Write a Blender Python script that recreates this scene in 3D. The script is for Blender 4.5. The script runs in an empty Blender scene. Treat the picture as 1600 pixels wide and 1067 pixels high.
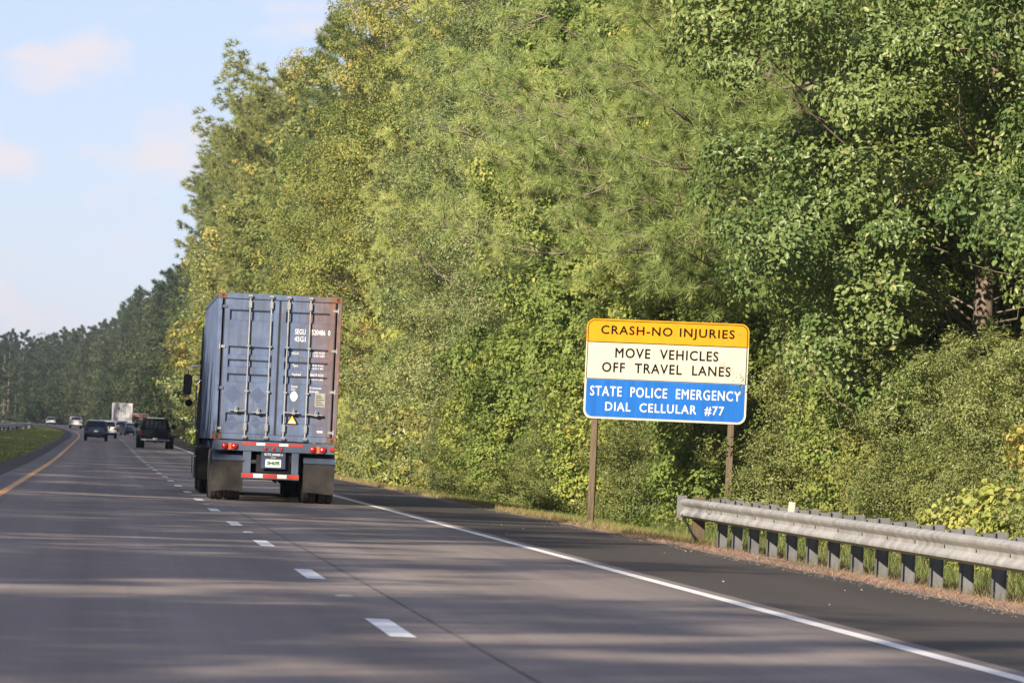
import bpy, bmesh, math, random
import numpy as np
from mathutils import Vector, Matrix

R = math.radians
rng = np.random.default_rng(11)
random.seed(5)
scene = bpy.context.scene
COL = scene.collection

# ------------------------------------------------------------------ camera
F_PX, VPX, VPY, ROLL, CAM_H = 7450.0, 155.0, 676.0, math.atan(0.047), 1.21
cam_data = bpy.data.cameras.new('camera')
cam = bpy.data.objects.new('camera', cam_data)
COL.objects.link(cam)
scene.camera = cam
cam_data.sensor_width = 36.0
cam_data.sensor_fit = 'HORIZONTAL'
cam_data.lens = 36.0 * F_PX / 1600.0
cam_data.clip_start = 0.5
cam_data.clip_end = 9000.0
fw = Vector(((VPX - 800) / F_PX, -(VPY - 533.5) / F_PX, -1.0)).normalized()     # world +Y seen in camera axes
upc = Vector((math.sin(ROLL), math.cos(ROLL), 0.0))
upc = (upc - fw * upc.dot(fw)).normalized()                                      # world +Z in camera axes
rtc = fw.cross(upc).normalized()                                                 # world +X in camera axes
M = Matrix((rtc, fw, upc))                                                       # rows: world axes in camera axes
cam.matrix_world = Matrix.Translation((0, 0, CAM_H)) @ M.to_4x4()
cam_data.dof.use_dof = True
cam_data.dof.focus_distance = 84.0
cam_data.dof.aperture_fstop = 9.0


def P(px, py, depth):
    """world point at a pixel of the 1600 px photograph and a distance along the road"""
    v = M @ Vector(((px - 800) / F_PX, -(py - 533.5) / F_PX, -1.0))
    return Vector((0, 0, CAM_H)) + v * (depth / v.y)


# ------------------------------------------------------------------ light
SUN_EL, SUN_AZ = R(22.5), R(215)          # azimuth from +Y clockwise: behind the camera, to its left
sun_vec = Vector((math.sin(SUN_AZ) * math.cos(SUN_EL), math.cos(SUN_AZ) * math.cos(SUN_EL), math.sin(SUN_EL)))
sd = bpy.data.lights.new('sun', 'SUN')
sd.energy = 5.0
sd.angle = R(0.5)
sd.color = (1.0, 0.86, 0.68)
sun = bpy.data.objects.new('sun', sd)
COL.objects.link(sun)
sun.rotation_euler = (-sun_vec).to_track_quat('-Z', 'Y').to_euler()

world = bpy.data.worlds.new('World')
scene.world = world
world.use_nodes = True
wn, wl = world.node_tree.nodes, world.node_tree.links
wn.clear()
wo = wn.new('ShaderNodeOutputWorld')
wb = wn.new('ShaderNodeBackground')
sky = wn.new('ShaderNodeTexSky')
sky.sky_type = 'NISHITA'
sky.sun_disc = False
sky.sun_elevation = SUN_EL
sky.sun_rotation = SUN_AZ
sky.air_density = 1.0
sky.dust_density = 0.3
sky.ozone_density = 3.0
wb.inputs['Strength'].default_value = 0.078
tc = wn.new('ShaderNodeTexCoord')
mp = wn.new('ShaderNodeMapping')
mp.inputs['Scale'].default_value = (38, 38, 74)
mp.inputs['Location'].default_value = (3.1, 0.9, 3.35)
nz = wn.new('ShaderNodeTexNoise')
nz.inputs['Scale'].default_value = 1.0
nz.inputs['Detail'].default_value = 5.0
nz.inputs['Roughness'].default_value = 0.5
cr = wn.new('ShaderNodeValToRGB')
cr.color_ramp.elements[0].position = 0.50
cr.color_ramp.elements[0].color = (0, 0, 0, 1)
cr.color_ramp.elements[1].position = 0.68
cr.color_ramp.elements[1].color = (0.85, 0.85, 0.85, 1)
mx = wn.new('ShaderNodeMixRGB')
mx.inputs['Color2'].default_value = (5.3, 4.9, 5.15, 1)
wl.new(tc.outputs['Generated'], mp.inputs['Vector'])
wl.new(mp.outputs['Vector'], nz.inputs['Vector'])
wl.new(nz.outputs['Fac'], cr.inputs['Fac'])
wl.new(cr.outputs['Color'], mx.inputs['Fac'])
tn = wn.new('ShaderNodeMixRGB')
tn.blend_type = 'MULTIPLY'
tn.inputs['Fac'].default_value = 1.0
tn.inputs['Color2'].default_value = (0.90, 0.895, 1.04, 1)
wl.new(sky.outputs['Color'], tn.inputs['Color1'])
hzm = wn.new('ShaderNodeMixRGB')              # high thin veil evens the sky out
hzm.inputs['Fac'].default_value = 0.62
hzm.inputs['Color2'].default_value = (3.55, 3.85, 5.25, 1)
wl.new(tn.outputs['Color'], hzm.inputs['Color1'])
wl.new(hzm.outputs['Color'], mx.inputs['Color1'])
wl.new(mx.outputs['Color'], wb.inputs['Color'])
wl.new(wb.outputs['Background'], wo.inputs['Surface'])

scene.view_settings.view_transform = 'Standard'
scene.view_settings.look = 'None'
scene.view_settings.gamma = 1.0
scene.view_settings.exposure = 1.12
scene.render.engine = 'CYCLES'
scene.cycles.use_denoising = True
scene.cycles.max_bounces = 6
scene.cycles.diffuse_bounces = 4
scene.cycles.glossy_bounces = 2
scene.cycles.transmission_bounces = 3
scene.cycles.transparent_max_bounces = 4
scene.cycles.sample_clamp_indirect = 6.0


# ------------------------------------------------------------------ materials
def new_mat(name):
    m = bpy.data.materials.new(name)
    m.use_nodes = True
    nt = m.node_tree
    return m, nt, nt.nodes['Principled BSDF']


def N(nt, kind, **kw):
    n = nt.nodes.new(kind)
    for k, v in kw.items():
        if hasattr(n, k):
            setattr(n, k, v)
        else:
            n.inputs[k].default_value = v
    return n


def ramp(nt, stops):
    r = nt.nodes.new('ShaderNodeValToRGB')
    e = r.color_ramp.elements
    while len(e) < len(stops):
        e.new(0.5)
    for i, (p, c) in enumerate(stops):
        e[i].position = p
        e[i].color = (c[0], c[1], c[2], 1) if not isinstance(c, (int, float)) else (c, c, c, 1)
    return r


def noise(nt, scale, detail=4, rough=0.55, coord='Object', stretch=None):
    t = nt.nodes.new('ShaderNodeTexCoord')
    n = N(nt, 'ShaderNodeTexNoise', Scale=scale, Detail=detail, Roughness=rough)
    if stretch:
        mpn = N(nt, 'ShaderNodeMapping')
        mpn.inputs['Scale'].default_value = stretch
        nt.links.new(t.outputs[coord], mpn.inputs['Vector'])
        nt.links.new(mpn.outputs['Vector'], n.inputs['Vector'])
    else:
        nt.links.new(t.outputs[coord], n.inputs['Vector'])
    return n


def mixc(nt, fac, a, b, mode='MIX'):
    m = nt.nodes.new('ShaderNodeMixRGB')
    m.blend_type = mode
    for sock, v in (('Fac', fac), ('Color1', a), ('Color2', b)):
        if isinstance(v, bpy.types.NodeSocket):
            nt.links.new(v, m.inputs[sock])
        elif isinstance(v, (int, float)):
            m.inputs[sock].default_value = v if sock == 'Fac' else (v, v, v, 1)
        else:
            m.inputs[sock].default_value = (v[0], v[1], v[2], 1)
    return m.outputs['Color']


def mat(name, col, rough=0.6, metal=0.0, var=0.25, scale=3.0, bump=0.0, bscale=40, coat=0.0, stretch=None, spec=0.5):
    m, nt, b = new_mat(name)
    n = noise(nt, scale, 5, 0.6, stretch=stretch)
    r = ramp(nt, [(0.25, [c * (1 - var) for c in col]), (0.75, [min(1, c * (1 + var)) for c in col])])
    nt.links.new(n.outputs['Fac'], r.inputs['Fac'])
    nt.links.new(r.outputs['Color'], b.inputs['Base Color'])
    b.inputs['Roughness'].default_value = rough
    b.inputs['Metallic'].default_value = metal
    b.inputs['Coat Weight'].default_value = coat
    b.inputs['Specular IOR Level'].default_value = spec
    if bump:
        n2 = noise(nt, bscale, 4, 0.6)
        bp = N(nt, 'ShaderNodeBump', Strength=bump, Distance=0.02)
        nt.links.new(n2.outputs['Fac'], bp.inputs['Height'])
        nt.links.new(bp.outputs['Normal'], b.inputs['Normal'])
    return m


def leaf_mat(name, cols, transl=0.3, rough=0.5, rnd=0.35, spec=0.26, gain=1.66):
    """leaf colours run over the per-leaf attribute 'tint'; a little random shift per tree"""
    m, nt, b = new_mat(name)
    a = N(nt, 'ShaderNodeAttribute', attribute_name='tint')
    r = ramp(nt, [(i / (len(cols) - 1), [min(0.6, c[0] * gain * 1.06), min(0.6, c[1] * gain), c[2] * gain * 1.1]) for i, c in enumerate(cols)])
    nt.links.new(a.outputs['Fac'], r.inputs['Fac'])
    oi = nt.nodes.new('ShaderNodeObjectInfo')
    mr = N(nt, 'ShaderNodeMapRange')
    mr.inputs['To Min'].default_value = 1 - rnd * 0.6
    mr.inputs['To Max'].default_value = 1 + rnd * 0.6
    nt.links.new(oi.outputs['Random'], mr.inputs['Value'])
    hs = nt.nodes.new('ShaderNodeHueSaturation')
    nt.links.new(mr.outputs['Result'], hs.inputs['Value'])
    mr2 = N(nt, 'ShaderNodeMapRange')
    mr2.inputs['To Min'].default_value = 0.5 + 0.018 * rnd / 0.35
    mr2.inputs['To Max'].default_value = 0.5 - 0.018 * rnd / 0.35
    nt.links.new(oi.outputs['Random'], mr2.inputs['Value'])
    nt.links.new(mr2.outputs['Result'], hs.inputs['Hue'])
    nt.links.new(r.outputs['Color'], hs.inputs['Color'])
    nt.links.new(hs.outputs['Color'], b.inputs['Base Color'])
    b.inputs['Roughness'].default_value = rough
    b.inputs['Specular IOR Level'].default_value = spec
    tr = nt.nodes.new('ShaderNodeBsdfTranslucent')
    nt.links.new(hs.outputs['Color'], tr.inputs['Color'])
    ms = nt.nodes.new('ShaderNodeMixShader')
    ms.inputs['Fac'].default_value = transl
    nt.links.new(b.outputs['BSDF'], ms.inputs[1])
    nt.links.new(tr.outputs['BSDF'], ms.inputs[2])
    out = nt.nodes['Material Output']
    nt.links.new(ms.outputs['Shader'], out.inputs['Surface'])
    return m


MT = {}
MT['bark'] = mat('bark', (0.17, 0.135, 0.108), 0.9, var=0.5, scale=9, bump=0.8, bscale=25, stretch=(1, 1, 0.25))
MT['bark_red'] = mat('bark_red', (0.15, 0.115, 0.090), 0.9, var=0.55, scale=14, bump=1.0, bscale=22, stretch=(1, 1, 0.2))
MT['twig'] = mat('twig', (0.27, 0.225, 0.18), 0.85, var=0.35, scale=6)
MT['sweetgum'] = leaf_mat('sweetgum_leaf', [(0.080, 0.118, 0.026), (0.135, 0.178, 0.038), (0.20, 0.23, 0.052), (0.28, 0.265, 0.070)], 0.42, gain=1.8)
MT['maple'] = leaf_mat('maple_leaf', [(0.052, 0.088, 0.022), (0.085, 0.125, 0.033), (0.125, 0.160, 0.048), (0.18, 0.19, 0.065)], 0.40, rough=0.40, spec=0.5, gain=1.95)
MT['oak'] = leaf_mat('oak_leaf', [(0.078, 0.116, 0.034), (0.126, 0.165, 0.050), (0.185, 0.215, 0.074), (0.31, 0.31, 0.15)], 0.38, rough=0.42, spec=0.5)
MT['cherry'] = leaf_mat('cherry_leaf', [(0.084, 0.120, 0.028), (0.135, 0.165, 0.040), (0.19, 0.20, 0.050), (0.36, 0.25, 0.060)], 0.40)
MT['pine'] = leaf_mat('pine_needle', [(0.085, 0.118, 0.034), (0.132, 0.170, 0.048), (0.180, 0.210, 0.078), (0.26, 0.20, 0.075)], 0.5, rough=0.45, spec=0.4, gain=2.75)
MT['pine_mid'] = leaf_mat('pine_needle', [(0.085, 0.118, 0.034), (0.132, 0.170, 0.048), (0.180, 0.210, 0.064), (0.26, 0.20, 0.075)], 0.4, rough=0.5, spec=0.25, gain=1.45)
MT['shrub'] = leaf_mat('shrub_leaf', [(0.085, 0.115, 0.030), (0.135, 0.162, 0.043), (0.19, 0.205, 0.060), (0.26, 0.235, 0.080)], 0.40, gain=1.5)
MT['vine'] = leaf_mat('vine_leaf', [(0.105, 0.145, 0.032), (0.160, 0.195, 0.046), (0.225, 0.24, 0.062), (0.30, 0.255, 0.080)], 0.42)
MT['privet'] = leaf_mat('privet_leaf', [(0.078, 0.096, 0.028), (0.105, 0.140, 0.038), (0.150, 0.178, 0.052), (0.21, 0.20, 0.08)], 0.40, rough=0.4, spec=0.5, gain=1.75)
MT['far'] = leaf_mat('far_leaf', [(0.021, 0.040, 0.016), (0.034, 0.058, 0.021), (0.050, 0.075, 0.026), (0.068, 0.076, 0.030)], 0.3, gain=1.0, rnd=0.7)
MT['far_pine'] = leaf_mat('far_pine_needle', [(0.018, 0.035, 0.016), (0.029, 0.051, 0.020), (0.041, 0.078, 0.024), (0.052, 0.066, 0.027)], 0.3, gain=1.0, rnd=0.6)


def obj_from(name, verts, faces, m, parent=None, smooth=False, attr=None, attr2=None):
    """verts (n,3) array; faces: (k,c) int array or list of tuples"""
    me = bpy.data.meshes.new(name)
    if isinstance(faces, np.ndarray):
        v = np.asarray(verts, dtype=np.float32)
        k, c = faces.shape
        me.vertices.add(len(v))
        me.vertices.foreach_set('co', v.ravel())
        me.loops.add(k * c)
        me.loops.foreach_set('vertex_index', faces.astype(np.int32).ravel())
        me.polygons.add(k)
        me.polygons.foreach_set('loop_start', np.arange(0, k * c, c, dtype=np.int32))
        me.update(calc_edges=True)
    else:
        me.from_pydata([tuple(p) for p in verts], [], faces)
    if attr is not None:
        at = me.attributes.new('tint', 'FLOAT', 'FACE')
        at.data.foreach_set('value', np.asarray(attr, dtype=np.float32))
    if m is not None:
        for mm in (m if isinstance(m, (list, tuple)) else [m]):
            me.materials.append(mm)
    if smooth:
        me.polygons.foreach_set('use_smooth', np.ones(len(me.polygons), dtype=bool))
    me.update()
    o = bpy.data.objects.new(name, me)
    COL.objects.link(o)
    if parent is not None:
        o.parent = parent
    return o


class MB:
    """collects simple solids into one mesh"""
    def __init__(self):
        self.v, self.f = [], []

    def add(self, vs, fs):
        n = len(self.v)
        self.v += [tuple(p) for p in vs]
        self.f += [tuple(i + n for i in f) for f in fs]
        return self

    def box(self, x0, x1, y0, y1, z0, z1, mtx=None):
        vs = [Vector((x, y, z)) for z in (z0, z1) for y in (y0, y1) for x in (x0, x1)]
        if mtx is not None:
            vs = [mtx @ p for p in vs]
        return self.add(vs, [(0, 2, 3, 1), (4, 5, 7, 6), (0, 1, 5, 4), (2, 6, 7, 3), (0, 4, 6, 2), (1, 3, 7, 5)])

    def tube(self, pts, rad, n=8, cap=True):
        pts = [Vector(p) for p in pts]
        if isinstance(rad, (int, float)):
            rad = [rad] * len(pts)
        rings = []
        for i, p in enumerate(pts):
            t = (pts[min(i + 1, len(pts) - 1)] - pts[max(i - 1, 0)]).normalized()
            a = t.cross(Vector((0.31, 0.17, 0.94)))
            if a.length < 0.05:
                a = t.cross(Vector((1, 0, 0)))
            a.normalize()
            b = t.cross(a)
            rings.append([p + (a * math.cos(2 * math.pi * k / n) + b * math.sin(2 * math.pi * k / n)) * rad[i] for k in range(n)])
        vs = [q for r in rings for q in r]
        fs = []
        for i in range(len(pts) - 1):
            for k in range(n):
                k2 = (k + 1) % n
                fs.append((i * n + k, i * n + k2, (i + 1) * n + k2, (i + 1) * n + k))
        if cap:
            fs.append(tuple(reversed(range(n))))
            fs.append(tuple((len(pts) - 1) * n + k for k in range(n)))
        return self.add(vs, fs)

    def prism(self, poly, a0, a1, axis='x'):
        """poly: 2D points; extruded along an axis. axis x: poly=(y,z); y: (x,z); z: (x,y)"""
        def mk(p, a):
            return {'x': (a, p[0], p[1]), 'y': (p[0], a, p[1]), 'z': (p[0], p[1], a)}[axis]
        n = len(poly)
        vs = [mk(p, a0) for p in poly] + [mk(p, a1) for p in poly]
        fs = [tuple(range(n)), tuple(range(2 * n - 1, n - 1, -1))]
        for i in range(n):
            j = (i + 1) % n
            fs.append((i, i + n, j + n, j))
        return self.add(vs, fs)

    def lathe(self, prof, centre, axis='x', n=24):
        """prof: (r, a) pairs, closed loop round the axis"""
        c = Vector(centre)
        vs, fs, m = [], [], len(prof)
        for k in range(n):
            t = 2 * math.pi * k / n
            for r, a in prof:
                d = (r * math.cos(t), r * math.sin(t))
                vs.append(c + (Vector((a, d[0], d[1])) if axis == 'x' else Vector((d[0], a, d[1])) if axis == 'y' else Vector((d[0], d[1], a))))
        for k in range(n):
            k2 = (k + 1) % n
            for i in range(m):
                j = (i + 1) % m
                fs.append((k * m + i, k * m + j, k2 * m + j, k2 * m + i))
        return self.add(vs, fs)

    def disc(self, c, r, axis, depth, n=20):
        c = Vector(c)
        e = {'x': Vector((1, 0, 0)), 'y': Vector((0, 1, 0)), 'z': Vector((0, 0, 1))}[axis]
        return self.tube([c - e * depth / 2, c + e * depth / 2], r, n)

    def build(self, name, m, parent=None, bevel=0.0, smooth=False, seg=1):
        o = obj_from(name, self.v, self.f, m, parent)
        bm = bmesh.new()
        bm.from_mesh(o.data)
        bmesh.ops.recalc_face_normals(bm, faces=bm.faces)
        if bevel:
            bmesh.ops.bevel(bm, geom=list(bm.edges), offset=bevel, segments=seg, affect='EDGES', clamp_overlap=True)
        if smooth:
            for f in bm.faces:
                f.smooth = True
            for e in bm.edges:
                if e.is_manifold and e.calc_face_angle(0) > 0.6:
                    e.smooth = False
        bm.to_mesh(o.data)
        bm.free()
        return o


def tag(o, label=None, cat=None, group=None, kind=None):
    if label:
        o['label'] = label
    if cat:
        o['category'] = cat
    if group:
        o['group'] = group
    if kind:
        o['kind'] = kind
    return o


def empty(name, loc, rz=0.0, rx=0.0):
    o = bpy.data.objects.new(name, None)
    o.empty_display_size = 0.5
    COL.objects.link(o)
    o.location = loc
    o.rotation_euler = (rx, 0, rz)
    return o


def copy_tree(o, parent=None):
    c = o.copy()
    COL.objects.link(c)
    c.parent = parent
    for ch in list(o.children):
        copy_tree(ch, c)
    return c


def text(body, size, m, parent, mtx, sx=1.0, align='LEFT', offset=0.0, depth=0.002, name='lettering', spacing=1.0, wspace=1.0):
    cu = bpy.data.curves.new('lettering', 'FONT')
    cu.body = body
    cu.size = size
    cu.align_x = align
    cu.align_y = 'CENTER'
    cu.extrude = depth
    cu.offset = offset
    cu.space_character = spacing
    cu.space_word = wspace
    cu.resolution_u = 3
    t = bpy.data.objects.new('lettering_source', cu)
    COL.objects.link(t)
    bpy.context.view_layer.update()
    me = bpy.data.meshes.new_from_object(t.evaluated_get(bpy.context.evaluated_depsgraph_get()))
    bpy.data.objects.remove(t)
    me.transform(mtx @ Matrix.Diagonal((sx, 1, 1, 1)))
    me.materials.clear()
    me.materials.append(m)
    o = bpy.data.objects.new(name, me)
    COL.objects.link(o)
    o.parent = parent
    return o


FACE_BACK = Matrix.Rotation(R(90), 4, 'X')      # text standing upright, read by someone looking along +Y


# ------------------------------------------------------------------ the road's line and level
def shift(d):
    d = np.asarray(d, dtype=float)
    a = np.clip(d - 400, 0, None) ** 2 / 31200.0
    b = np.clip(d - 1000, 0, None) ** 2 / 5200.0
    return a + b


def level(d):
    d = np.asarray(d, dtype=float)
    t = np.clip(d - 150, 0, None)
    return np.where(t < 90, 0.003 * t * t / 180.0, 0.003 * (t - 45))


def side_z(s):
    """cross-section: verge falls away into the wood on one side, shallow median on the other"""
    s = np.asarray(s, dtype=float)
    right = -0.11 * np.clip(s - 8.25, 0, 3.85) - 0.02 * np.clip(s - 12.1, 0, 30)
    left = 0.045 * np.clip(-4.0 - s, 0, 5)
    return right + left


def G(s, d, dz=0.0):
    return Vector((s - float(shift(d)), d, float(level(d)) + float(side_z(s)) + dz))


def strip(name, s0, s1, d0, d1, dz, m, kind='structure', parent=None, step=6.0, ns=1, wob=0.0):
    ds = np.arange(d0, d1 + step * 0.5, step)
    ds[-1] = d1
    ss = np.linspace(s0, s1, ns + 1)
    D, S = np.meshgrid(ds, ss, indexing='ij')
    S2 = S.copy()
    if wob:
        S2[:, -1] += wob * (np.sin(ds * 0.9) * 0.4 + np.sin(ds * 0.37 + 1) * 0.6 + np.sin(ds * 2.3) * 0.3)
    v = np.stack([S2 - shift(D), D, level(D) + side_z(S2) + dz], -1).reshape(-1, 3)
    n0, n1 = len(ds), ns + 1
    i = np.arange(n0 * n1).reshape(n0, n1)
    f = np.stack([i[:-1, :-1], i[:-1, 1:], i[1:, 1:], i[1:, :-1]], -1).reshape(-1, 4)
    o = obj_from(name, v, f, m, parent)
    if kind and parent is None:
        o['kind'] = kind
    return o


# ground: one sheet to the horizon
def ground_material():
    m, nt, b = new_mat('ground_soil')
    at = N(nt, 'ShaderNodeAttribute', attribute_name='offset')
    n1 = noise(nt, 0.9, 6, 0.65)
    n2 = noise(nt, 9.0, 5, 0.7)
    straw = ramp(nt, [(0.3, (0.085, 0.062, 0.044)), (0.5, (0.16, 0.112, 0.075)), (0.68, (0.25, 0.20, 0.14))])
    nt.links.new(n2.outputs['Fac'], straw.inputs['Fac'])
    grass = ramp(nt, [(0.3, (0.06, 0.085, 0.022)), (0.55, (0.11, 0.135, 0.035)), (0.75, (0.19, 0.18, 0.06))])
    nt.links.new(n1.outputs['Fac'], grass.inputs['Fac'])
    lawn = ramp(nt, [(0.3, (0.11, 0.145, 0.036)), (0.55, (0.16, 0.19, 0.048)), (0.78, (0.26, 0.25, 0.08))])
    n3 = noise(nt, 0.35, 6, 0.65)
    nt.links.new(n3.outputs['Fac'], lawn.inputs['Fac'])
    f1 = N(nt, 'ShaderNodeMapRange')
    f1.inputs['From Min'].default_value = 8.6
    f1.inputs['From Max'].default_value = 9.6
    ad = N(nt, 'ShaderNodeMath', operation='MULTIPLY_ADD')
    nt.links.new(n1.outputs['Fac'], ad.inputs[0])
    ad.inputs[1].default_value = 1.6
    nt.links.new(at.outputs['Fac'], ad.inputs[2])
    nt.links.new(ad.outputs[0], f1.inputs['Value'])
    f1.inputs['From Min'].default_value += 0.8
    f1.inputs['From Max'].default_value += 0.8
    c1 = mixc(nt, f1.outputs['Result'], straw.outputs['Color'], grass.outputs['Color'])
    f2 = N(nt, 'ShaderNodeMath', operation='LESS_THAN')
    nt.links.new(at.outputs['Fac'], f2.inputs[0])
    f2.inputs[1].default_value = 0.0
    c2 = mixc(nt, f2.outputs[0], c1, lawn.outputs['Color'])
    nt.links.new(c2, b.inputs['Base Color'])
    b.inputs['Roughness'].default_value = 0.95
    bp = N(nt, 'ShaderNodeBump', Strength=0.6, Distance=0.08)
    nt.links.new(n2.outputs['Fac'], bp.inputs['Height'])
    nt.links.new(bp.outputs['Normal'], b.inputs['Normal'])
    return m


ds = np.concatenate([np.arange(-160, 0, 40), np.arange(0, 500, 6), np.arange(500, 1500, 20), np.arange(1500, 2501, 250)]).astype(float)
ss = np.array([-700, -500, -300, -120, -60, -30, -20, -12, -9, -6, -4, -3, -2, 0, 2, 4, 6, 7.5, 8.1, 8.5, 8.9, 9.5, 10.2, 11, 12.1, 14, 18, 25, 42, 80, 200, 500, 700], dtype=float)
Dg, Sg = np.meshgrid(ds, ss, indexing='ij')
jit = np.where((np.abs(Sg - 2.3) > 5.95) & (np.abs(Sg) < 40), 0.03 * np.sin(Dg * 1.7 + Sg * 2.1) + 0.03 * np.sin(Dg * 0.63 - Sg * 1.3), 0)
jit = np.where(Sg < -3.6, jit * 2, jit) * np.where(np.abs(Sg - 8.1) < 0.3, 0.0, 1.0)
vg = np.stack([Sg - shift(Dg), Dg, level(Dg) + side_z(Sg) + jit - 0.012], -1).reshape(-1, 3)
ig = np.arange(len(ds) * len(ss)).reshape(len(ds), len(ss))
fg = np.stack([ig[:-1, :-1], ig[:-1, 1:], ig[1:, 1:], ig[1:, :-1]], -1).reshape(-1, 4)
ground = obj_from('ground', vg, fg, ground_material())
at = ground.data.attributes.new('offset', 'FLOAT', 'POINT')
at.data.foreach_set('value', Sg.astype(np.float32).ravel())
tag(ground, kind='structure')


def road_material(name, cols, tracks=True, bump=0.35, grain=60):
    m, nt, b = new_mat(name)
    g = noise(nt, grain, 3, 0.8)
    big = noise(nt, 0.22, 5, 0.6, stretch=(2.2, 0.25, 1))
    r = ramp(nt, [(0.3, cols[0]), (0.7, cols[1])])
    nt.links.new(big.outputs['Fac'], r.inputs['Fac'])
    gr = ramp(nt, [(0.25, 0.66), (0.75, 1.34)])
    nt.links.new(g.outputs['Fac'], gr.inputs['Fac'])
    c = mixc(nt, 1.0, r.outputs['Color'], gr.outputs['Color'], 'MULTIPLY')
    if tracks:
        t = nt.nodes.new('ShaderNodeTexCoord')
        sp = nt.nodes.new('ShaderNodeSeparateXYZ')
        nt.links.new(t.outputs['Object'], sp.inputs[0])
        ln = noise(nt, 1.0, 4, 0.6, stretch=(2.4, 0.012, 0))
        lr = ramp(nt, [(0.3, 0.86), (0.7, 1.14)])
        nt.links.new(ln.outputs['Fac'], lr.inputs['Fac'])
        c = mixc(nt, 1.0, c, lr.outputs['Color'], 'MULTIPLY')
        # paler worn wheel paths: two per lane
        mt = N(nt, 'ShaderNodeMath', operation='MULTIPLY_ADD')
        nt.links.new(sp.outputs['X'], mt.inputs[0])
        mt.inputs[1].default_value = 2 * math.pi / 1.83
        mt.inputs[2].default_value = -1.0
        sn = N(nt, 'ShaderNodeMath', operation='SINE')
        nt.links.new(mt.outputs[0], sn.inputs[0])
        mr = N(nt, 'ShaderNodeMapRange')
        mr.inputs['From Min'].default_value = -1
        mr.inputs['To Min'].default_value = 0.86
        mr.inputs['To Max'].default_value = 1.08
        nt.links.new(sn.outputs[0], mr.inputs['Value'])
        c = mixc(nt, 1.0, c, mr.outputs['Result'], 'MULTIPLY')
    nt.links.new(c, b.inputs['Base Color'])
    b.inputs['Roughness'].default_value = 0.82
    b.inputs['Specular IOR Level'].default_value = 0.3
    bp = N(nt, 'ShaderNodeBump', Strength=bump, Distance=0.01)
    nt.links.new(g.outputs['Fac'], bp.inputs['Height'])
    nt.links.new(bp.outputs['Normal'], b.inputs['Normal'])
    return m


ROAD_END = 1500
MT['road'] = road_material('worn_asphalt', [(0.172, 0.146, 0.133), (0.216, 0.184, 0.167)])
MT['new_asphalt'] = road_material('new_asphalt', [(0.036, 0.031, 0.028), (0.058, 0.050, 0.045)], False, 1.0, 22)
MT['old_shoulder'] = road_material('old_shoulder', [(0.12, 0.115, 0.11), (0.16, 0.15, 0.145)], False)
MT['gravel'] = mat('gravel', (0.16, 0.13, 0.10), 0.95, var=0.6, scale=38, bump=1.0, bscale=30)
MT['white_paint'] = mat('white_paint', (0.66, 0.66, 0.65), 0.6, var=0.16, scale=9)
MT['yellow_paint'] = mat('yellow_paint', (0.58, 0.27, 0.04), 0.6, var=0.2, scale=6)
MT['seam'] = mat('seam', (0.115, 0.100, 0.092), 0.85, var=0.4, scale=4)

road = strip('road', -1.98, 5.72, 2, ROAD_END, 0.0, MT['road'], ns=4)
strip('paved_shoulder', 5.725, 8.05, 2, ROAD_END, -0.002, MT['new_asphalt'], ns=4, wob=0.05, step=1.5)
strip('median_shoulder', -2.5, -1.985, 2, ROAD_END, -0.001, MT['old_shoulder'], ns=1)
strip('median_asphalt', -2.505, -3.5, 2, ROAD_END, -0.003, MT['new_asphalt'], ns=2, wob=0.06, step=2)
strip('gravel_edge', 8.0, 8.34, 2, 420, -0.007, MT['gravel'], wob=0.2, step=0.5)
strip('edge_line', -1.86, -1.70, 2, ROAD_END, 0.004, MT['yellow_paint'], parent=road)
strip('edge_line', 5.42, 5.56, 2, ROAD_END, 0.004, MT['white_paint'], parent=road)
strip('pavement_seam', 2.36, 2.385, 2, ROAD_END, 0.0035, MT['seam'], parent=road)
# lane dashes: 3 m of paint in every 12.2 m, one raised marker between
D0 = 31.75
for k in range(-2, 46):
    d = D0 + 12.19 * k
    strip('lane_dash', 1.90, 2.07, d - 1.5, d + 1.5, 0.004, MT['white_paint'], parent=road, step=3.0)
MT['marker'] = mat('marker_lens', (0.36, 0.35, 0.34), 0.25, var=0.1)
for k in range(-2, 14, 2):
    d = D0 + 12.19 * (k + 0.5)
    p = G(1.99, d)
    mb = MB().box(p.x - 0.07, p.x + 0.07, d - 0.07, d + 0.07, p.z + 0.0005, p.z + 0.008)
    mb.prism([(d - 0.045, p.z + 0.008), (d + 0.045, p.z + 0.008), (d + 0.025, p.z + 0.017), (d - 0.025, p.z + 0.017)], p.x - 0.05, p.x + 0.05, 'x')
    mb.build('pavement_marker', MT['marker'], road)


# ------------------------------------------------------------------ materials for made things
MT['galv'] = mat('galvanised_steel', (0.36, 0.355, 0.345), 0.55, metal=0.25, var=0.38, scale=3.2, bump=0.1)
MT['galv_pale'] = mat('pale_galvanised_steel', (0.52, 0.53, 0.54), 0.5, metal=0.2, var=0.2, scale=2)
MT['galv_dark'] = mat('weathered_steel', (0.125, 0.127, 0.135), 0.65, metal=0.2, var=0.3, scale=5)
MT['old_wood'] = mat('weathered_wood', (0.105, 0.078, 0.050), 0.9, var=0.35, scale=7, bump=0.5, bscale=18, stretch=(6, 6, 0.5))
MT['sign_yellow'] = mat('sign_yellow', (0.50, 0.232, 0.006), 0.7, var=0.10, scale=2.4, spec=0.12, stretch=(2, 1, 0.5))
MT['sign_white'] = mat('sign_white', (0.41, 0.392, 0.335), 0.7, var=0.10, scale=2.4, spec=0.12, stretch=(2.5, 1, 0.5))
MT['sign_blue'] = mat('sign_blue', (0.008, 0.098, 0.37), 0.7, var=0.24, scale=2.5, spec=0.12, stretch=(3, 1, 0.4))
MT['sign_black'] = mat('sign_black', (0.008, 0.006, 0.005), 0.9, var=0.2, spec=0.05)
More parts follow.
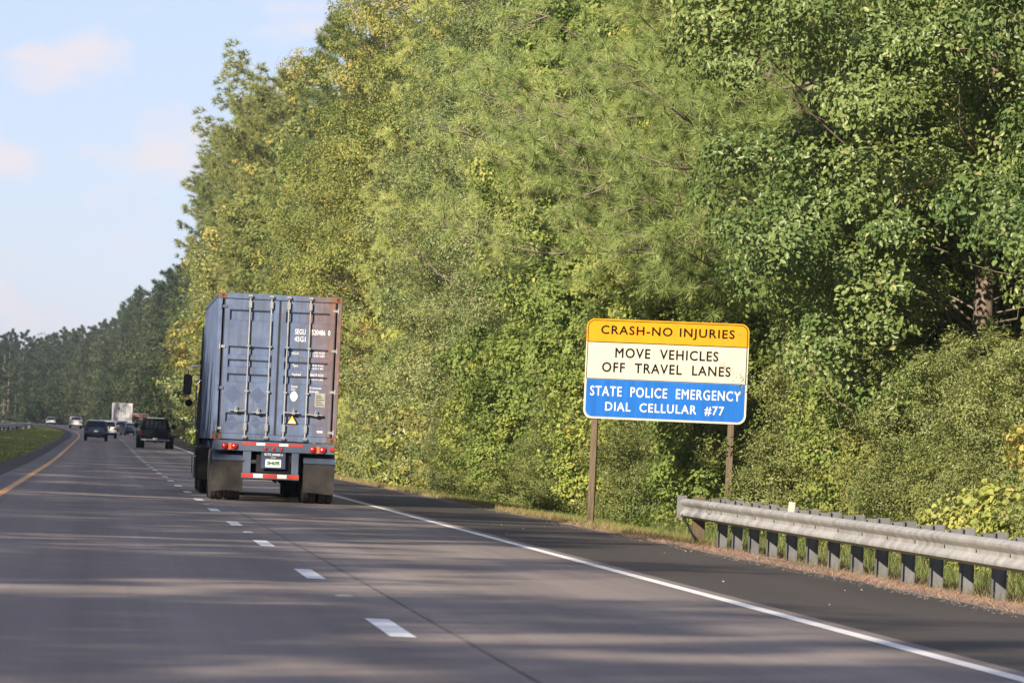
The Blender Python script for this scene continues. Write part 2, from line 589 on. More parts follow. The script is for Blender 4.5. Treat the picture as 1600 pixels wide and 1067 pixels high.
MT['sign_text'] = mat('sign_white_letters', (0.48, 0.465, 0.42), 0.5, var=0.05)
MT['sign_brown'] = mat('sign_brown', (0.21, 0.022, 0.016), 0.55, var=0.1)
MT['pale_wood'] = mat('pale_post', (0.55, 0.50, 0.42), 0.85, var=0.2)
MT['car_lens'] = mat('car_lens', (0.16, 0.008, 0.010), 0.3, var=0.15, spec=0.3)
MT['rubber'] = mat('tyre_rubber', (0.020, 0.020, 0.022), 0.8, var=0.3, scale=12, bump=0.3)
MT['flap'] = mat('mud_flap', (0.029, 0.027, 0.026), 0.8, var=0.35, scale=5, bump=0.25, bscale=9, spec=0.2)
MT['black_paint'] = mat('black_paint', (0.006, 0.007, 0.010), 0.4, var=0.2, spec=0.16)
MT['black_steel'] = mat('black_steel', (0.014, 0.015, 0.018), 0.7, var=0.3, spec=0.2)
MT['chassis'] = mat('chassis_blue', (0.060, 0.082, 0.130), 0.6, var=0.3, scale=4, bump=0.1)
MT['chrome'] = mat('chrome', (0.62, 0.62, 0.62), 0.25, metal=0.9, var=0.1)
MT['zinc'] = mat('zinc_bar', (0.25, 0.26, 0.265), 0.5, metal=0.3, var=0.3, scale=9)
MT['red_lens'] = mat('red_lens', (0.36, 0.010, 0.009), 0.25, var=0.15, coat=0.3)
MT['red_tape'] = mat('red_tape', (0.46, 0.035, 0.016), 0.45, var=0.12)
MT['white_tape'] = mat('white_tape', (0.74, 0.74, 0.70), 0.45, var=0.08)
MT['orange_lens'] = mat('orange_mark', (0.62, 0.12, 0.02), 0.45, var=0.15)
MT['plate'] = mat('plate_pale', (0.55, 0.66, 0.58), 0.5, var=0.1, scale=12)
MT['plate_ink'] = mat('plate_ink', (0.030, 0.080, 0.050), 0.6)
MT['stencil'] = mat('stencil_white', (0.58, 0.59, 0.60), 0.7, var=0.25, scale=22)
MT['ghost'] = mat('placard_ghost', (0.050, 0.074, 0.145), 0.6, var=0.12, scale=8)
MT['gasket'] = mat('door_gasket', (0.020, 0.023, 0.030), 0.7)
MT['rust'] = mat('rust', (0.17, 0.070, 0.032), 0.85, var=0.55, scale=7, bump=0.3)
MT['data_plate'] = mat('data_plate', (0.24, 0.25, 0.22), 0.6, var=0.25, scale=14)
MT['white_body'] = mat('white_body', (0.55, 0.55, 0.57), 0.4, var=0.05, coat=0.3)
MT['glass'] = mat('dark_glass', (0.006, 0.008, 0.011), 0.25, var=0.1, spec=0.3)
MT['navy_body'] = mat('navy_body', (0.010, 0.026, 0.052), 0.25, var=0.1, metal=0.3, coat=0.6)
MT['silver_body'] = mat('silver_body', (0.13, 0.17, 0.23), 0.3, metal=0.4, var=0.1, coat=0.5)
MT['grey_body'] = mat('grey_body', (0.20, 0.22, 0.225), 0.35, metal=0.3, var=0.1, coat=0.4)
MT['trailer_white'] = mat('trailer_white', (0.46, 0.46, 0.48), 0.5, var=0.08, scale=1.5)
MT['bright_sticker'] = mat('yellow_sticker', (0.78, 0.42, 0.02), 0.5, var=0.08)


def container_material():
    m, nt, b = new_mat('container_blue')
    t = nt.nodes.new('ShaderNodeTexCoord')
    sp = nt.nodes.new('ShaderNodeSeparateXYZ')
    nt.links.new(t.outputs['Object'], sp.inputs[0])
    n1 = noise(nt, 2.2, 6, 0.65)
    n2 = noise(nt, 9.0, 5, 0.7, stretch=(1, 1, 0.22))
    base = ramp(nt, [(0.25, (0.048, 0.074, 0.152)), (0.55, (0.082, 0.125, 0.230)), (0.8, (0.145, 0.192, 0.30))])
    nt.links.new(n1.outputs['Fac'], base.inputs['Fac'])
    # rust creeps in from the right-hand edge, most near the top corner
    a = N(nt, 'ShaderNodeMath', operation='MULTIPLY_ADD')
    nt.links.new(sp.outputs['X'], a.inputs[0])
    a.inputs[1].default_value = 0.62
    a.inputs[2].default_value = -0.70
    b1 = N(nt, 'ShaderNodeMath', operation='MULTIPLY_ADD')
    nt.links.new(sp.outputs['Z'], b1.inputs[0])
    b1.inputs[1].default_value = 0.10
    nt.links.new(a.outputs[0], b1.inputs[2])
    c = N(nt, 'ShaderNodeMath', operation='ADD')
    nt.links.new(b1.outputs[0], c.inputs[0])
    nt.links.new(n2.outputs['Fac'], c.inputs[1])
    fr = ramp(nt, [(0.38, 0.0), (0.60, 0.5), (0.85, 0.9)])
    nt.links.new(c.outputs[0], fr.inputs['Fac'])
    rust = ramp(nt, [(0.3, (0.085, 0.050, 0.038)), (0.52, (0.17, 0.085, 0.050)), (0.75, (0.30, 0.14, 0.065))])
    n3 = noise(nt, 6, 5, 0.7)
    nt.links.new(n3.outputs['Fac'], rust.inputs['Fac'])
    col = mixc(nt, fr.outputs['Color'], base.outputs['Color'], rust.outputs['Color'])
    # scattered scabs of rust
    n4 = noise(nt, 5.5, 6, 0.75)
    f4 = ramp(nt, [(0.66, 0.0), (0.74, 0.7)])
    nt.links.new(n4.outputs['Fac'], f4.inputs['Fac'])
    col = mixc(nt, f4.outputs['Color'], col, (0.16, 0.075, 0.045))
    n5 = noise(nt, 7.0, 5, 0.7, stretch=(1.6, 1.6, 0.10))      # dirt run down by rain
    f5 = ramp(nt, [(0.42, 0.0), (0.68, 0.7)])
    nt.links.new(n5.outputs['Fac'], f5.inputs['Fac'])
    col = mixc(nt, f5.outputs['Color'], col, (0.060, 0.062, 0.066))
    nt.links.new(col, b.inputs['Base Color'])
    b.inputs['Roughness'].default_value = 0.6
    bp = N(nt, 'ShaderNodeBump', Strength=0.15, Distance=0.01)
    nt.links.new(n1.outputs['Fac'], bp.inputs['Height'])
    nt.links.new(bp.outputs['Normal'], b.inputs['Normal'])
    return m


MT['container'] = container_material()


def rrect(x0, x1, z0, z1, r, corners=(1, 1, 1, 1), n=7):
    """rounded rectangle outline, corners: bottom-left, bottom-right, top-right, top-left"""
    pts = []
    for (cx, cz, a0, on) in ((x0 + r, z0 + r, 180, corners[0]), (x1 - r, z0 + r, 270, corners[1]), (x1 - r, z1 - r, 0, corners[2]), (x0 + r, z1 - r, 90, corners[3])):
        if on:
            pts += [(cx + r * math.cos(R(a0 + 90 * k / n)), cz + r * math.sin(R(a0 + 90 * k / n))) for k in range(n + 1)]
        else:
            pts.append((x0 if cx < (x0 + x1) / 2 else x1, z0 if cz < (z0 + z1) / 2 else z1))
    return pts


def fit_text(body, width, cap, m, parent, x, y, z, wspace=1.0, offset=0.0, name='lettering', spacing=1.0, bold=0.0):
    """lettering of a given width and capital height, centred at x, z on the plane y; bold thickens the strokes"""
    o = text(body, 1.0, m, parent, Matrix.Identity(4), offset=offset, depth=0.001, wspace=wspace, name=name, spacing=spacing)
    me = o.data
    co = np.empty(len(me.vertices) * 3, dtype=np.float32)
    me.vertices.foreach_get('co', co)
    co = co.reshape(-1, 3)
    lo, hi = co.min(0), co.max(0)
    q = np.empty_like(co)
    q[:, 0] = x + ((co[:, 0] - lo[0]) / (hi[0] - lo[0]) - 0.5) * (width - 2 * bold)
    q[:, 2] = z + ((co[:, 1] - lo[1]) / (hi[1] - lo[1]) - 0.5) * (cap - 2 * bold)
    q[:, 1] = y - (co[:, 2] - lo[2]) * 1.0
    faces = [tuple(p.vertices) for p in me.polygons]
    vs, fs = [], []
    steps = [(0, 0)] if not bold else [(bold * math.cos(k * math.pi / 4), bold * math.sin(k * math.pi / 4)) for k in range(8)]
    for k, (dx, dz) in enumerate(steps):        # each pass lies a hair in front of the last
        n0 = len(vs)
        vs += [(a_ + dx, b_ - k * 0.00012, c_ + dz) for a_, b_, c_ in q.tolist()]
        fs += [tuple(i + n0 for i in f) for f in faces]
    new = bpy.data.meshes.new(name)
    new.from_pydata(vs, [], fs)
    new.materials.append(m)
    o.data = new
    return o


# ------------------------------------------------------------------ the roadside sign
def build_sign():
    c = P(1041, 580, 84.0)
    gz = G(c.x + 0.0, 84.0).z
    root = empty('road_sign', (c.x, c.y, gz), rz=R(-17))
    tag(root, 'large yellow, white and blue road sign about crashes and state police on two wooden posts', 'sign')
    W, H = 2.93, 1.775
    zc = c.z - gz
    x0, x1, z0, z1 = -W / 2, W / 2, zc - H / 2, zc + H / 2
    board = MB().prism(rrect(x0, x1, z0, z1, 0.15), -0.012, 0.012, 'y').build('sign_board', MT['sign_white'], root)
    zy, zw = z1 - 0.232 * H, z1 - 0.603 * H
    MB().prism(rrect(x0, x1, zy, z1, 0.15, (0, 0, 1, 1)), -0.0135, -0.0122, 'y').build('yellow_edge', MT['sign_yellow'], board)
    i = 0.024
    MB().prism(rrect(x0 + i, x1 - i, zw, z1 - i, 0.13, (0, 0, 1, 1)), -0.0150, -0.0137, 'y').build('border_line', MT['sign_black'], board)
    j = 0.038
    MB().prism(rrect(x0 + j, x1 - j, zy + 0.006, z1 - j, 0.118, (0, 0, 1, 1)), -0.0165, -0.0152, 'y').build('yellow_band', MT['sign_yellow'], board)
    MB().prism(rrect(x0 + j, x1 - j, zw + 0.010, zy - 0.010, 0.01, (0, 0, 0, 0)), -0.0165, -0.0152, 'y').build('white_band', MT['sign_white'], board)
    MB().prism(rrect(x0 + 0.036, x1 - 0.036, z0 + 0.036, zw - 0.004, 0.125, (1, 1, 0, 0)), -0.0150, -0.0137, 'y').build('blue_band', MT['sign_blue'], board)
    yt = -0.0168
    for body, w, fr, cap, m, ws, y in (('CRASH-NO INJURIES', 2.41, 0.122, 0.205, 'sign_black', 1.15, yt),
                                       ('MOVE  VEHICLES', 1.86, 0.335, 0.178, 'sign_black', 1.0, yt),
                                       ('OFF  TRAVEL  LANES', 2.32, 0.482, 0.178, 'sign_black', 1.0, yt),
                                       ('STATE  POLICE  EMERGENCY', 2.71, 0.722, 0.178, 'sign_text', 1.0, -0.0153),
                                       ('DIAL  CELLULAR  #77', 2.14, 0.878, 0.175, 'sign_text', 1.0, -0.0153)):
        fit_text(body, w, cap, MT[m], board, 0.0, y, z1 - fr * H, wspace=ws, spacing=1.15, bold=0.003 if m == "sign_text" else 0.0045)
    # scuffs at the upper corner, where the facing has flaked
    sc = MB()
    for k in range(46):
        u = random.random()
        x = x1 - 0.06 - random.random() * 0.46
        z = z1 - 0.13 - (x1 - x) * 0.45 + random.gauss(0, 0.05) if u < 0.5 else z1 - 0.75 - (x - x1 + 0.5) * 0.35 + random.gauss(0, 0.035)
        if abs(z - zy) < 0.03:
            continue
        w_, h_ = random.uniform(0.004, 0.025), random.uniform(0.003, 0.008)
        sc.box(x - w_, x + w_, yt - 0.0006, yt + 0.0001, z - h_, z + h_)
    sc.build('scuff_marks', mat('scuff', (0.20, 0.12, 0.05), 0.8), board)
    for px, py in ((930.5, 812), (1139, 846)):
        # posts run up behind the board to near its top
        xl = -1.26 if px < 1000 else 1.20
        zb = -0.45
        mb = MB().box(xl - 0.057, xl + 0.057, 0.014, 0.105, zb, z1 - 0.12)
        mb.build('post', MT['old_wood'], root, bevel=0.006)


build_sign()


# ------------------------------------------------------------------ guardrails
WPROF = [(0.0, 0.712), (-0.028, 0.703), (-0.080, 0.672), (-0.083, 0.650), (-0.074, 0.625), (-0.024, 0.580), (-0.020, 0.556),
         (-0.024, 0.532), (-0.074, 0.487), (-0.083, 0.462), (-0.080, 0.440), (-0.028, 0.409), (0.0, 0.400)]


def rail_section(path, name, parent, m, out=0.0, dirx=-1, bolts=()):
    """W-shaped beam swept along points; dirx -1: ridges towards -x"""
    prof = [(-dirx * x, z) for x, z in WPROF] + [(-dirx * (x + 0.006), z) for x, z in reversed(WPROF)]
    mb = MB()
    n = len(prof)
    vs = []
    for p in path:
        vs += [(p.x + a + dirx * out, p.y, p.z + z) for a, z in prof]
    fs = []
    for i in range(len(path) - 1):
        for k in range(n):
            k2 = (k + 1) % n
            fs.append((i * n + k, i * n + k2, (i + 1) * n + k2, (i + 1) * n + k))
    fs += [tuple(range(n)), tuple(range((len(path) - 1) * n + n - 1, (len(path) - 1) * n - 1, -1))]
    mb.add(vs, fs)
    o = mb.build(name, m, parent, smooth=True)
    for bp in bolts:
        b = MB().disc((bp.x + dirx * 0.030, bp.y, bp.z), 0.020, 'x', 0.03, 8)
        b.build('bolt', MT['black_steel'], o)
    return o


def i_post(mb, x, y, z0, z1, depth=0.15, fl=0.10, t=0.007):
    mb.box(x, x + t, y - fl / 2, y + fl / 2, z0, z1)
    mb.box(x + depth - t, x + depth, y - fl / 2, y + fl / 2, z0, z1)
    mb.box(x + t, x + depth - t, y - t / 2, y + t / 2, z0, z1)
    return mb


def build_guardrail():
    SR = 9.35
    base = G(SR, 75.0)
    root = empty('guardrail', base)
    tag(root, 'grey steel guardrail on closely set posts along the paved shoulder in front of the shrubs', 'guardrail')
    def L(s, d):
        return G(s, d, -0.0022 * max(0.0, 76.0 - d)) - base
    d_end = 76.4
    def off(d):                         # the end leans slightly away from the road
        return 0.10 * max(0.0, (d - 68) / 8) ** 2
    edges = [d_end - 3.81 * k for k in range(0, 12)]
    for k in range(11):
        a, b = edges[k], edges[k + 1] - 0.3
        pts = [L(SR + off(d), d) for d in np.linspace(a, b, 6)]
        bl = [L(SR, edges[k + 1] - 0.15 + dy) + Vector((0.03, 0, z)) for dy in (-0.10, 0.10) for z in (0.60, 0.51)] if k < 7 else []
        rail_section(pts, 'rail_beam', root, MT['galv'], out=0.0015 * (k % 2), bolts=bl)
    post_ds = [72.9 - 1.905 * k for k in range(0, 22)]
    for d in post_ds:
        p = L(SR + off(d), d)
        pm = i_post(MB(), p.x + 0.158, p.y, p.z - 0.5, p.z + 0.765).build('post', MT['galv_dark'], root)
        i_post(MB(), p.x + 0.006, p.y, p.z + 0.395, p.z + 0.75, depth=0.15, fl=0.09).build('spacer_block', MT['galv_dark'], root)
        MB().disc((p.x - 0.010, p.y, p.z + 0.556), 0.024, 'x', 0.034, 8).build('bolt', MT['black_steel'], root)
    # wooden end post, end plate and anchor strap
    p = L(SR + off(75.2), 75.2)
    MB().box(p.x + 0.012, p.x + 0.20, p.y - 0.09, p.y + 0.09, p.z - 0.5, p.z + 0.76).build('end_post', MT['old_wood'], root, bevel=0.008)
    q = L(SR + off(76.4), 76.42)
    MB().box(q.x - 0.13, q.x + 0.03, q.y - 0.01, q.y + 0.03, q.z + 0.39, q.z + 0.76).build('end_plate', MT['galv_dark'], root, bevel=0.004)
    MB().tube([L(SR + 0.02, 76.0) + Vector((0, 0, 0.45)), L(SR + 0.10, 74.6) + Vector((0, 0, 0.02))], 0.014, 6).build('anchor_cable', MT['black_steel'], root)
    p = L(SR, 64.3)
    mb = MB().box(p.x - 0.045, p.x + 0.045, p.y - 0.004, p.y + 0.004, p.z + 0.70, p.z + 0.845, Matrix.Translation(p) @ Matrix.Rotation(R(5), 4, 'Y') @ Matrix.Translation(-p))
    mb.build('reflector_tab', MT['sign_white'], root)


build_guardrail()


def far_rail(label, pts, post_step=1.9, dirx=1):
    base = pts[0].copy()
    root = empty('guardrail', base)
    tag(root, label, 'guardrail')
    dense = []
    for a, b in zip(pts[:-1], pts[1:]):
        n = max(2, int((b - a).length / 4))
        dense += [a.lerp(b, k / n) - base for k in range(n)]
    dense.append(pts[-1] - base)
    rail_section(dense, 'rail_beam', root, MT['galv_pale'], dirx=dirx)
    acc, n = 0.0, 0
    for a, b in zip(dense[:-1], dense[1:]):
        acc += (b - a).length
        if acc >= post_step and n < 90:
            acc, n = 0.0, n + 1
            x = b.x - 0.158 if dirx > 0 else b.x + 0.008
            i_post(MB(), x, b.y, b.z - 0.4, b.z + 0.76).build('post', MT['galv_pale'] if n % 3 == 0 else MT['galv_dark'], root)


def rail_pts(s0, d0, s1, d1, n):
    return [G(s0 + (s1 - s0) * k / n, d0 + (d1 - d0) * k / n) for k in range(n + 1)]


far_rail('grey guardrail in the grassy median, its end curving away near the white estate car', rail_pts(-9.0, 400, -7.0, 640, 40), post_step=3.8)
far_rail('distant grey guardrail crossing at the foot of the dark wood beyond the median', rail_pts(-12.5, 930, -6.0, 1120, 30), post_step=3.8)


# ------------------------------------------------------------------ wheels
def wheel(parent, x, y, r, w, name='wheel', rim=True, rim_mat='chrome', outer=-1):
    o = MB().lathe([(r * 0.60, -w / 2), (r * 0.93, -w / 2), (r, -w * 0.36), (r, -w * 0.06), (r * 0.965, -w * 0.05), (r * 0.965, w * 0.05), (r, w * 0.06), (r, w * 0.36), (r * 0.93, w / 2), (r * 0.60, w / 2)], (x, y, r), 'x', 28).build(name, MT['rubber'], parent, smooth=True)
    if rim:
        MB().lathe([(0.0, outer * w * 0.30), (r * 0.22, outer * w * 0.36), (r * 0.30, outer * w * 0.18), (r * 0.60, outer * w * 0.42), (r * 0.60, -outer * w * 0.3), (0.0, -outer * w * 0.3)], (x, y, r), 'x', 20).build('rim', MT[rim_mat], o, smooth=True)
    return o


# ------------------------------------------------------------------ the container lorry
def build_truck():
    d0 = 94.0
    root = empty('container_truck', (3.44, d0, 0.0))
    tag(root, 'black lorry hauling a faded blue shipping container with rust down one side', 'truck')
    zb, H, W, Lc = 1.19, 2.896, 2.438, 12.19
    cont = MB()
    # corrugated sides, roof, front
    def corr(x, sgn):
        prof, y = [], 0.20
        k = 0
        while y < Lc - 0.2:
            prof += [(x, y), (x, y + 0.07), (x - sgn * 0.036, y + 0.138), (x - sgn * 0.036, y + 0.208)]
            y += 0.276
        prof.append((x, Lc - 0.15))
        back = [(a - sgn * 0.05, b) for a, b in ((x, Lc - 0.15), (x, 0.20))]
        return prof, back
    for sgn in (-1, 1):
        prof, back = corr(sgn * (W / 2 - 0.012), sgn)
        z0, z1 = zb + 0.155, zb + H - 0.06
        n = len(prof)
        vs = [(a, b, z0) for a, b in prof] + [(a, b, z1) for a, b in prof]
        cont.add(vs, [(i, i + 1, n + i + 1, n + i) for i in range(n - 1)])
        inner = sgn * (W / 2 - 0.055)
        cont.box(min(inner, inner - sgn * 0.004), max(inner, inner - sgn * 0.004), 0.2, Lc - 0.15, z0, z1)
        xe = sgn * (W / 2 - 0.002)
        cont.box(min(xe, xe - sgn * 0.06), max(xe, xe - sgn * 0.06), 0.18, Lc - 0.18, zb + 0.01, zb + 0.155)      # bottom rail
        cont.box(min(xe, xe - sgn * 0.05), max(xe, xe - sgn * 0.05), 0.18, Lc - 0.18, zb + H - 0.062, zb + H - 0.004)
    cont.box(-W / 2 + 0.06, W / 2 - 0.06, 0.15, Lc - 0.05, zb + H - 0.05, zb + H - 0.02)
    cont.box(-W / 2 + 0.06, W / 2 - 0.06, 0.12, Lc - 0.02, zb + 0.12, zb + 0.16)
    cont.box(-W / 2 + 0.02, W / 2 - 0.02, Lc - 0.06, Lc - 0.02, zb + 0.1, zb + H - 0.02)
    container = cont.build('container', MT['container'], root)
    # end frame: corner posts, header, sill
    fr = MB()
    for sgn in (-1, 1):
        a, b = sgn * (W / 2), sgn * (W / 2 - 0.085)
        fr.box(min(a, b), max(a, b), 0.0, 0.19, zb + 0.12, zb + H - 0.12)
        fr.box(min(a, b), max(a, b), Lc - 0.18, Lc - 0.003, zb + 0.12, zb + H - 0.12)
    fr.box(-W / 2 + 0.16, W / 2 - 0.16, 0.004, 0.14, zb + H - 0.115, zb + H - 0.006)
    fr.box(-W / 2 + 0.16, W / 2 - 0.16, 0.004, 0.14, zb + 0.012, zb + 0.125)
    fr.build('end_frame', MT['container'], container, bevel=0.008)
    # corner castings with their holes
    for sx in (-1, 1):
        for z in (zb, zb + H - 0.118):
            for y in (-0.003, Lc - 0.175):
                a, b = sx * (W / 2 + 0.002), sx * (W / 2 - 0.162)
                mb = MB().box(min(a, b), max(a, b), y, y + 0.178, z, z + 0.118)
                o = mb.build('corner_casting', MT['rust'], container, bevel=0.006)
                if y < 1:
                    MB().prism(rrect(sx * (W / 2 - 0.085) - 0.030, sx * (W / 2 - 0.085) + 0.030, z + 0.018, z + 0.10, 0.028), y - 0.0025, y - 0.0005, 'y').build('casting_hole', MT['gasket'], o)
    # doors: horizontal corrugations, gasket round each leaf
    bands = [(2.36, 2.55), (1.68, 1.83), (1.44, 1.57), (1.15, 1.29), (0.36, 0.52)]
    v0, v1 = 0.135, H - 0.125
    def door_y(v):
        for a, b in bands:
            if a <= v <= b:
                return 0.078
        return 0.028
    prof = [(0.028, zb + v0)]
    for a, b in sorted(bands):
        prof += [(0.028, zb + a - 0.02), (0.078, zb + a + 0.02), (0.078, zb + b - 0.02), (0.028, zb + b + 0.02)]
    prof += [(0.028, zb + v1), (0.085, zb + v1), (0.085, zb + v0)]
    for xa, xb in ((-1.085, -0.022), (0.022, 1.085)):
        # the flat margins of the leaf stand as proud as the ribs
        mb = MB().prism(prof, xa + 0.10, xb - 0.10, 'x')
        mb.box(xa, xa + 0.10, 0.026, 0.086, zb + v0, zb + v1).box(xb - 0.10, xb, 0.026, 0.086, zb + v0, zb + v1)
        mb.build('door', MT['container'], container)
        g = MB()
        g.box(xa - 0.018, xa - 0.001, 0.020, 0.07, zb + v0 - 0.005, zb + v1 + 0.005)
        g.box(xb + 0.001, xb + 0.018, 0.020, 0.07, zb + v0 - 0.005, zb + v1 + 0.005)
        g.box(xa, xb, 0.022, 0.07, zb + v1 + 0.001, zb + v1 + 0.010)
        g.box(xa, xb, 0.022, 0.07, zb + v0 - 0.010, zb + v0 - 0.001)
        g.build('door_gasket', MT['gasket'], container)
    # hinges
    for sx in (-1, 1):
        for v in (0.22, 1.02, 1.83, 2.62):
            x = sx * 1.10
            mb = MB().box(x - 0.052, x + 0.052, 0.006, 0.024, zb + v - 0.027, zb + v + 0.027)
            mb.tube([(x + sx * 0.055, 0.0, zb + v - 0.055), (x + sx * 0.055, 0.0, zb + v + 0.055)], 0.017, 8)
            mb.build('hinge', MT['chassis'] if v in (1.02, 2.62) and sx < 0 else MT['zinc'], container, bevel=0.003)
    # locking bars with guides, keepers, handles
    for k, x in enumerate((-0.59, -0.17, 0.17, 0.60)):
        b = MB().tube([(x, -0.012, zb + 0.05), (x, -0.012, zb + H - 0.045)], 0.0165, 10)
        b.build('locking_bar', MT['zinc'], container, smooth=True)
        g = MB()
        for v in (0.97, 1.86):
            g.box(x - 0.040, x + 0.040, -0.032, 0.025, zb + v - 0.017, zb + v + 0.017)
        for v, h in ((0.27, 0.075), (2.68, 0.07)):
            g.box(x - 0.032, x + 0.032, -0.034, 0.027, zb + v - h, zb + v + h)
        for v in (0.065, H - 0.06):
            g.box(x - 0.040, x + 0.040, -0.026, 0.003, zb + v - 0.035, zb + v + 0.035)
            g.tube([(x - 0.045, -0.036, zb + v), (x + 0.045, -0.036, zb + v)], 0.020, 8)
        g.build('bar_bracket', MT['zinc'], container, bevel=0.004)
        hx = -1 if x < 0 else 1
        x1 = x + hx * 0.33
        xa, xb = (x1, x) if x1 < x else (x, x1)
        if k in (1, 2):
            xa, xb = (x - 0.30, x) if x < 0 else (x, x + 0.30)
        zh = zb + 0.585 - 0.02 * (k % 2)
        h = MB().tube([(xa, -0.020, zh), ((xa + xb) / 2, -0.034, zh - 0.012), (xb, -0.030, zh)], 0.013, 6)
        xm = (xa + xb) / 2 + hx * 0.03
        h.box(xm - 0.030, xm + 0.030, -0.045, 0.026, zh - 0.035, zh + 0.045)
        h.tube([(xm, -0.05, zh + 0.03), (xm, -0.05, zh + 0.09)], 0.014, 6)
        h.build('door_handle', MT['zinc'], container, bevel=0.002)
    # faded diamonds where placards were
    for x, v, r in ((-0.86, 0.90, 0.19), (-0.37, 0.90, 0.165), (-0.86, 0.34, 0.155), (-0.38, 0.36, 0.12)):
        y = 0.0255
        if v < 0.6:
            # lies over the lower groove: split so each strip sits on its own face
            for a, b in ((v - r, 0.345), (0.375, 0.505), (0.535, v + r)):
                a, b = max(a, v - r), min(b, v + r)
                if b - a < 0.02:
                    continue
                yy = door_y((a + b) / 2) - 0.0015
                poly = []
                for q in (a, b):
                    hw = r - abs(q - v)
                    poly.append((q, max(hw, 0.001)))
                pts = [(x - poly[0][1], zb + a), (x + poly[0][1], zb + a)]
                if a < v < b:
                    pts.append((x + r, zb + v))
                pts += [(x + poly[1][1], zb + b), (x - poly[1][1], zb + b)]
                if a < v < b:
                    pts.append((x - r, zb + v))
                MB().prism(pts, yy - 0.001, yy, 'y').build('placard_ghost', MT['ghost'], container)
        else:
            MB().prism([(x - r, zb + v), (x, zb + v - r), (x + r, zb + v), (x, zb + v + r)], y, y + 0.0012, 'y').build('placard_ghost', MT['ghost'], container)
    # stencilled writing
    def st(body, xc, v, w, cap):
        fit_text(body, w, cap, MT['stencil'], container, xc, door_y(v) - 0.0015, zb + v, name='stencilled_marking', bold=0.002 if cap > 0.1 else 0.001)
    st('SEGU', 0.415, 2.185, 0.21, 0.105)
    st('520486', 0.775, 2.185, 0.27, 0.105)
    st('0', 0.985, 2.185, 0.045, 0.105)
    st('45G1', 0.415, 2.04, 0.22, 0.105)
    st('MGW', 0.345, 1.755, 0.13, 0.05)
    st('32500 KGS', 0.78, 1.785, 0.28, 0.042)
    st('71650 LBS', 0.78, 1.725, 0.28, 0.042)
    st('Tare', 0.345, 1.515, 0.11, 0.05)
    st('3820 KGS', 0.78, 1.54, 0.25, 0.042)
    st('8420 LBS', 0.78, 1.47, 0.25, 0.042)
    st('Payload', 0.375, 1.335, 0.17, 0.058)
    st('28670 KGS', 0.775, 1.345, 0.27, 0.05)
    st('63210 LBS', 0.775, 1.265, 0.27, 0.045)
    st('Since', 0.345, 1.105, 0.12, 0.045)
    st('DC.', 0.33, 1.045, 0.09, 0.042)
    st('Endplates', 0.76, 1.085, 0.24, 0.045)
    st('Galvalu', 0.735, 1.02, 0.19, 0.045)
    pts = [(0.345 + 0.075 * math.cos(t) * (1 - 0.15 * math.sin(2 * t) ** 2), zb + 0.91 + 0.098 * math.sin(t)) for t in np.linspace(0, 2 * math.pi, 20, endpoint=False)]
    MB().prism(pts, 0.0245, 0.026, 'y').build('white_sticker', MT['white_tape'], container)
    dp = MB().box(0.76, 0.965, 0.0205, 0.0257, zb + 0.72, zb + 0.99).build('data_plate', MT['data_plate'], container)
    for k in range(6):
        MB().box(0.785, 0.945 - 0.03 * (k % 3), 0.0195, 0.0203, zb + 0.75 + 0.036 * k, zb + 0.762 + 0.036 * k).build('plate_line', MT['sign_black'], dp)
    tv = 0.565
    def tri(s, y, m, name):
        MB().prism([(0.33 - s, zb + tv - 0.20 - (s - 0.10) * 0.5), (0.33 + s, zb + tv - 0.20 - (s - 0.10) * 0.5), (0.33, zb + tv - 0.20 + s * 1.78 - (s - 0.10) * 0.5)], y, y + 0.001, 'y').build(name, m, container)
    tri(0.112, 0.0225, MT['sign_black'], 'warning_border')
    tri(0.088, 0.0205, MT['bright_sticker'], 'warning_triangle')
    MB().prism([(0.265, zb + tv - 0.185), (0.395, zb + tv - 0.185), (0.362, zb + tv - 0.13), (0.298, zb + tv - 0.13)], 0.0185, 0.0195, 'y').build('warning_panel', MT['white_tape'], container)
    MB().box(0.83, 0.94, 0.0235, 0.0255, zb + 0.215, zb + 0.25).build('small_sticker', MT['white_tape'], container)
    # ------------------ skeletal trailer
    ch = MB()
    for x in (-0.48, 0.48):
        ch.box(x - 0.055, x + 0.055, 0.25, 12.0, 0.88, 1.16)
    for y in (0.8, 2.2, 3.6, 5.0, 7.0, 9.0, 11.0, 11.9):
        ch.box(-1.15, 1.15, y - 0.06, y + 0.06, 1.00, 1.185)
    ch.box(-1.19, 1.19, 0.0, 0.24, 0.985, 1.183)
    ch.box(-0.60, -0.44, 0.02, 0.12, 0.44, 0.985).box(0.36, 0.50, 0.02, 0.12, 0.44, 0.985)
    chassis = ch.build('trailer_frame', MT['chassis'], root, bevel=0.006)
    y = -0.003
    for k, (xa, xb) in enumerate(((-0.62, -0.35), (-0.347, -0.175), (-0.172, 0.10), (0.103, 0.28), (0.283, 0.57))):
        MB().box(xa, xb, y - 0.002, y, 1.105, 1.155).build('reflective_tape', MT['red_tape' if k % 2 == 0 else 'white_tape'], chassis)
    MB().box(-0.62, 0.52, -0.012, 0.10, 0.445, 0.560).build('underride_bar', MT['chassis'], root, bevel=0.006)
    for k, (xa, xb) in enumerate(((-0.61, -0.385), (-0.382, -0.20), (-0.197, 0.085), (0.088, 0.275), (0.278, 0.51))):
        MB().box(xa, xb, -0.015, -0.0125, 0.470, 0.545).build('reflective_tape', MT['red_tape' if k % 2 == 0 else 'white_tape'], chassis)
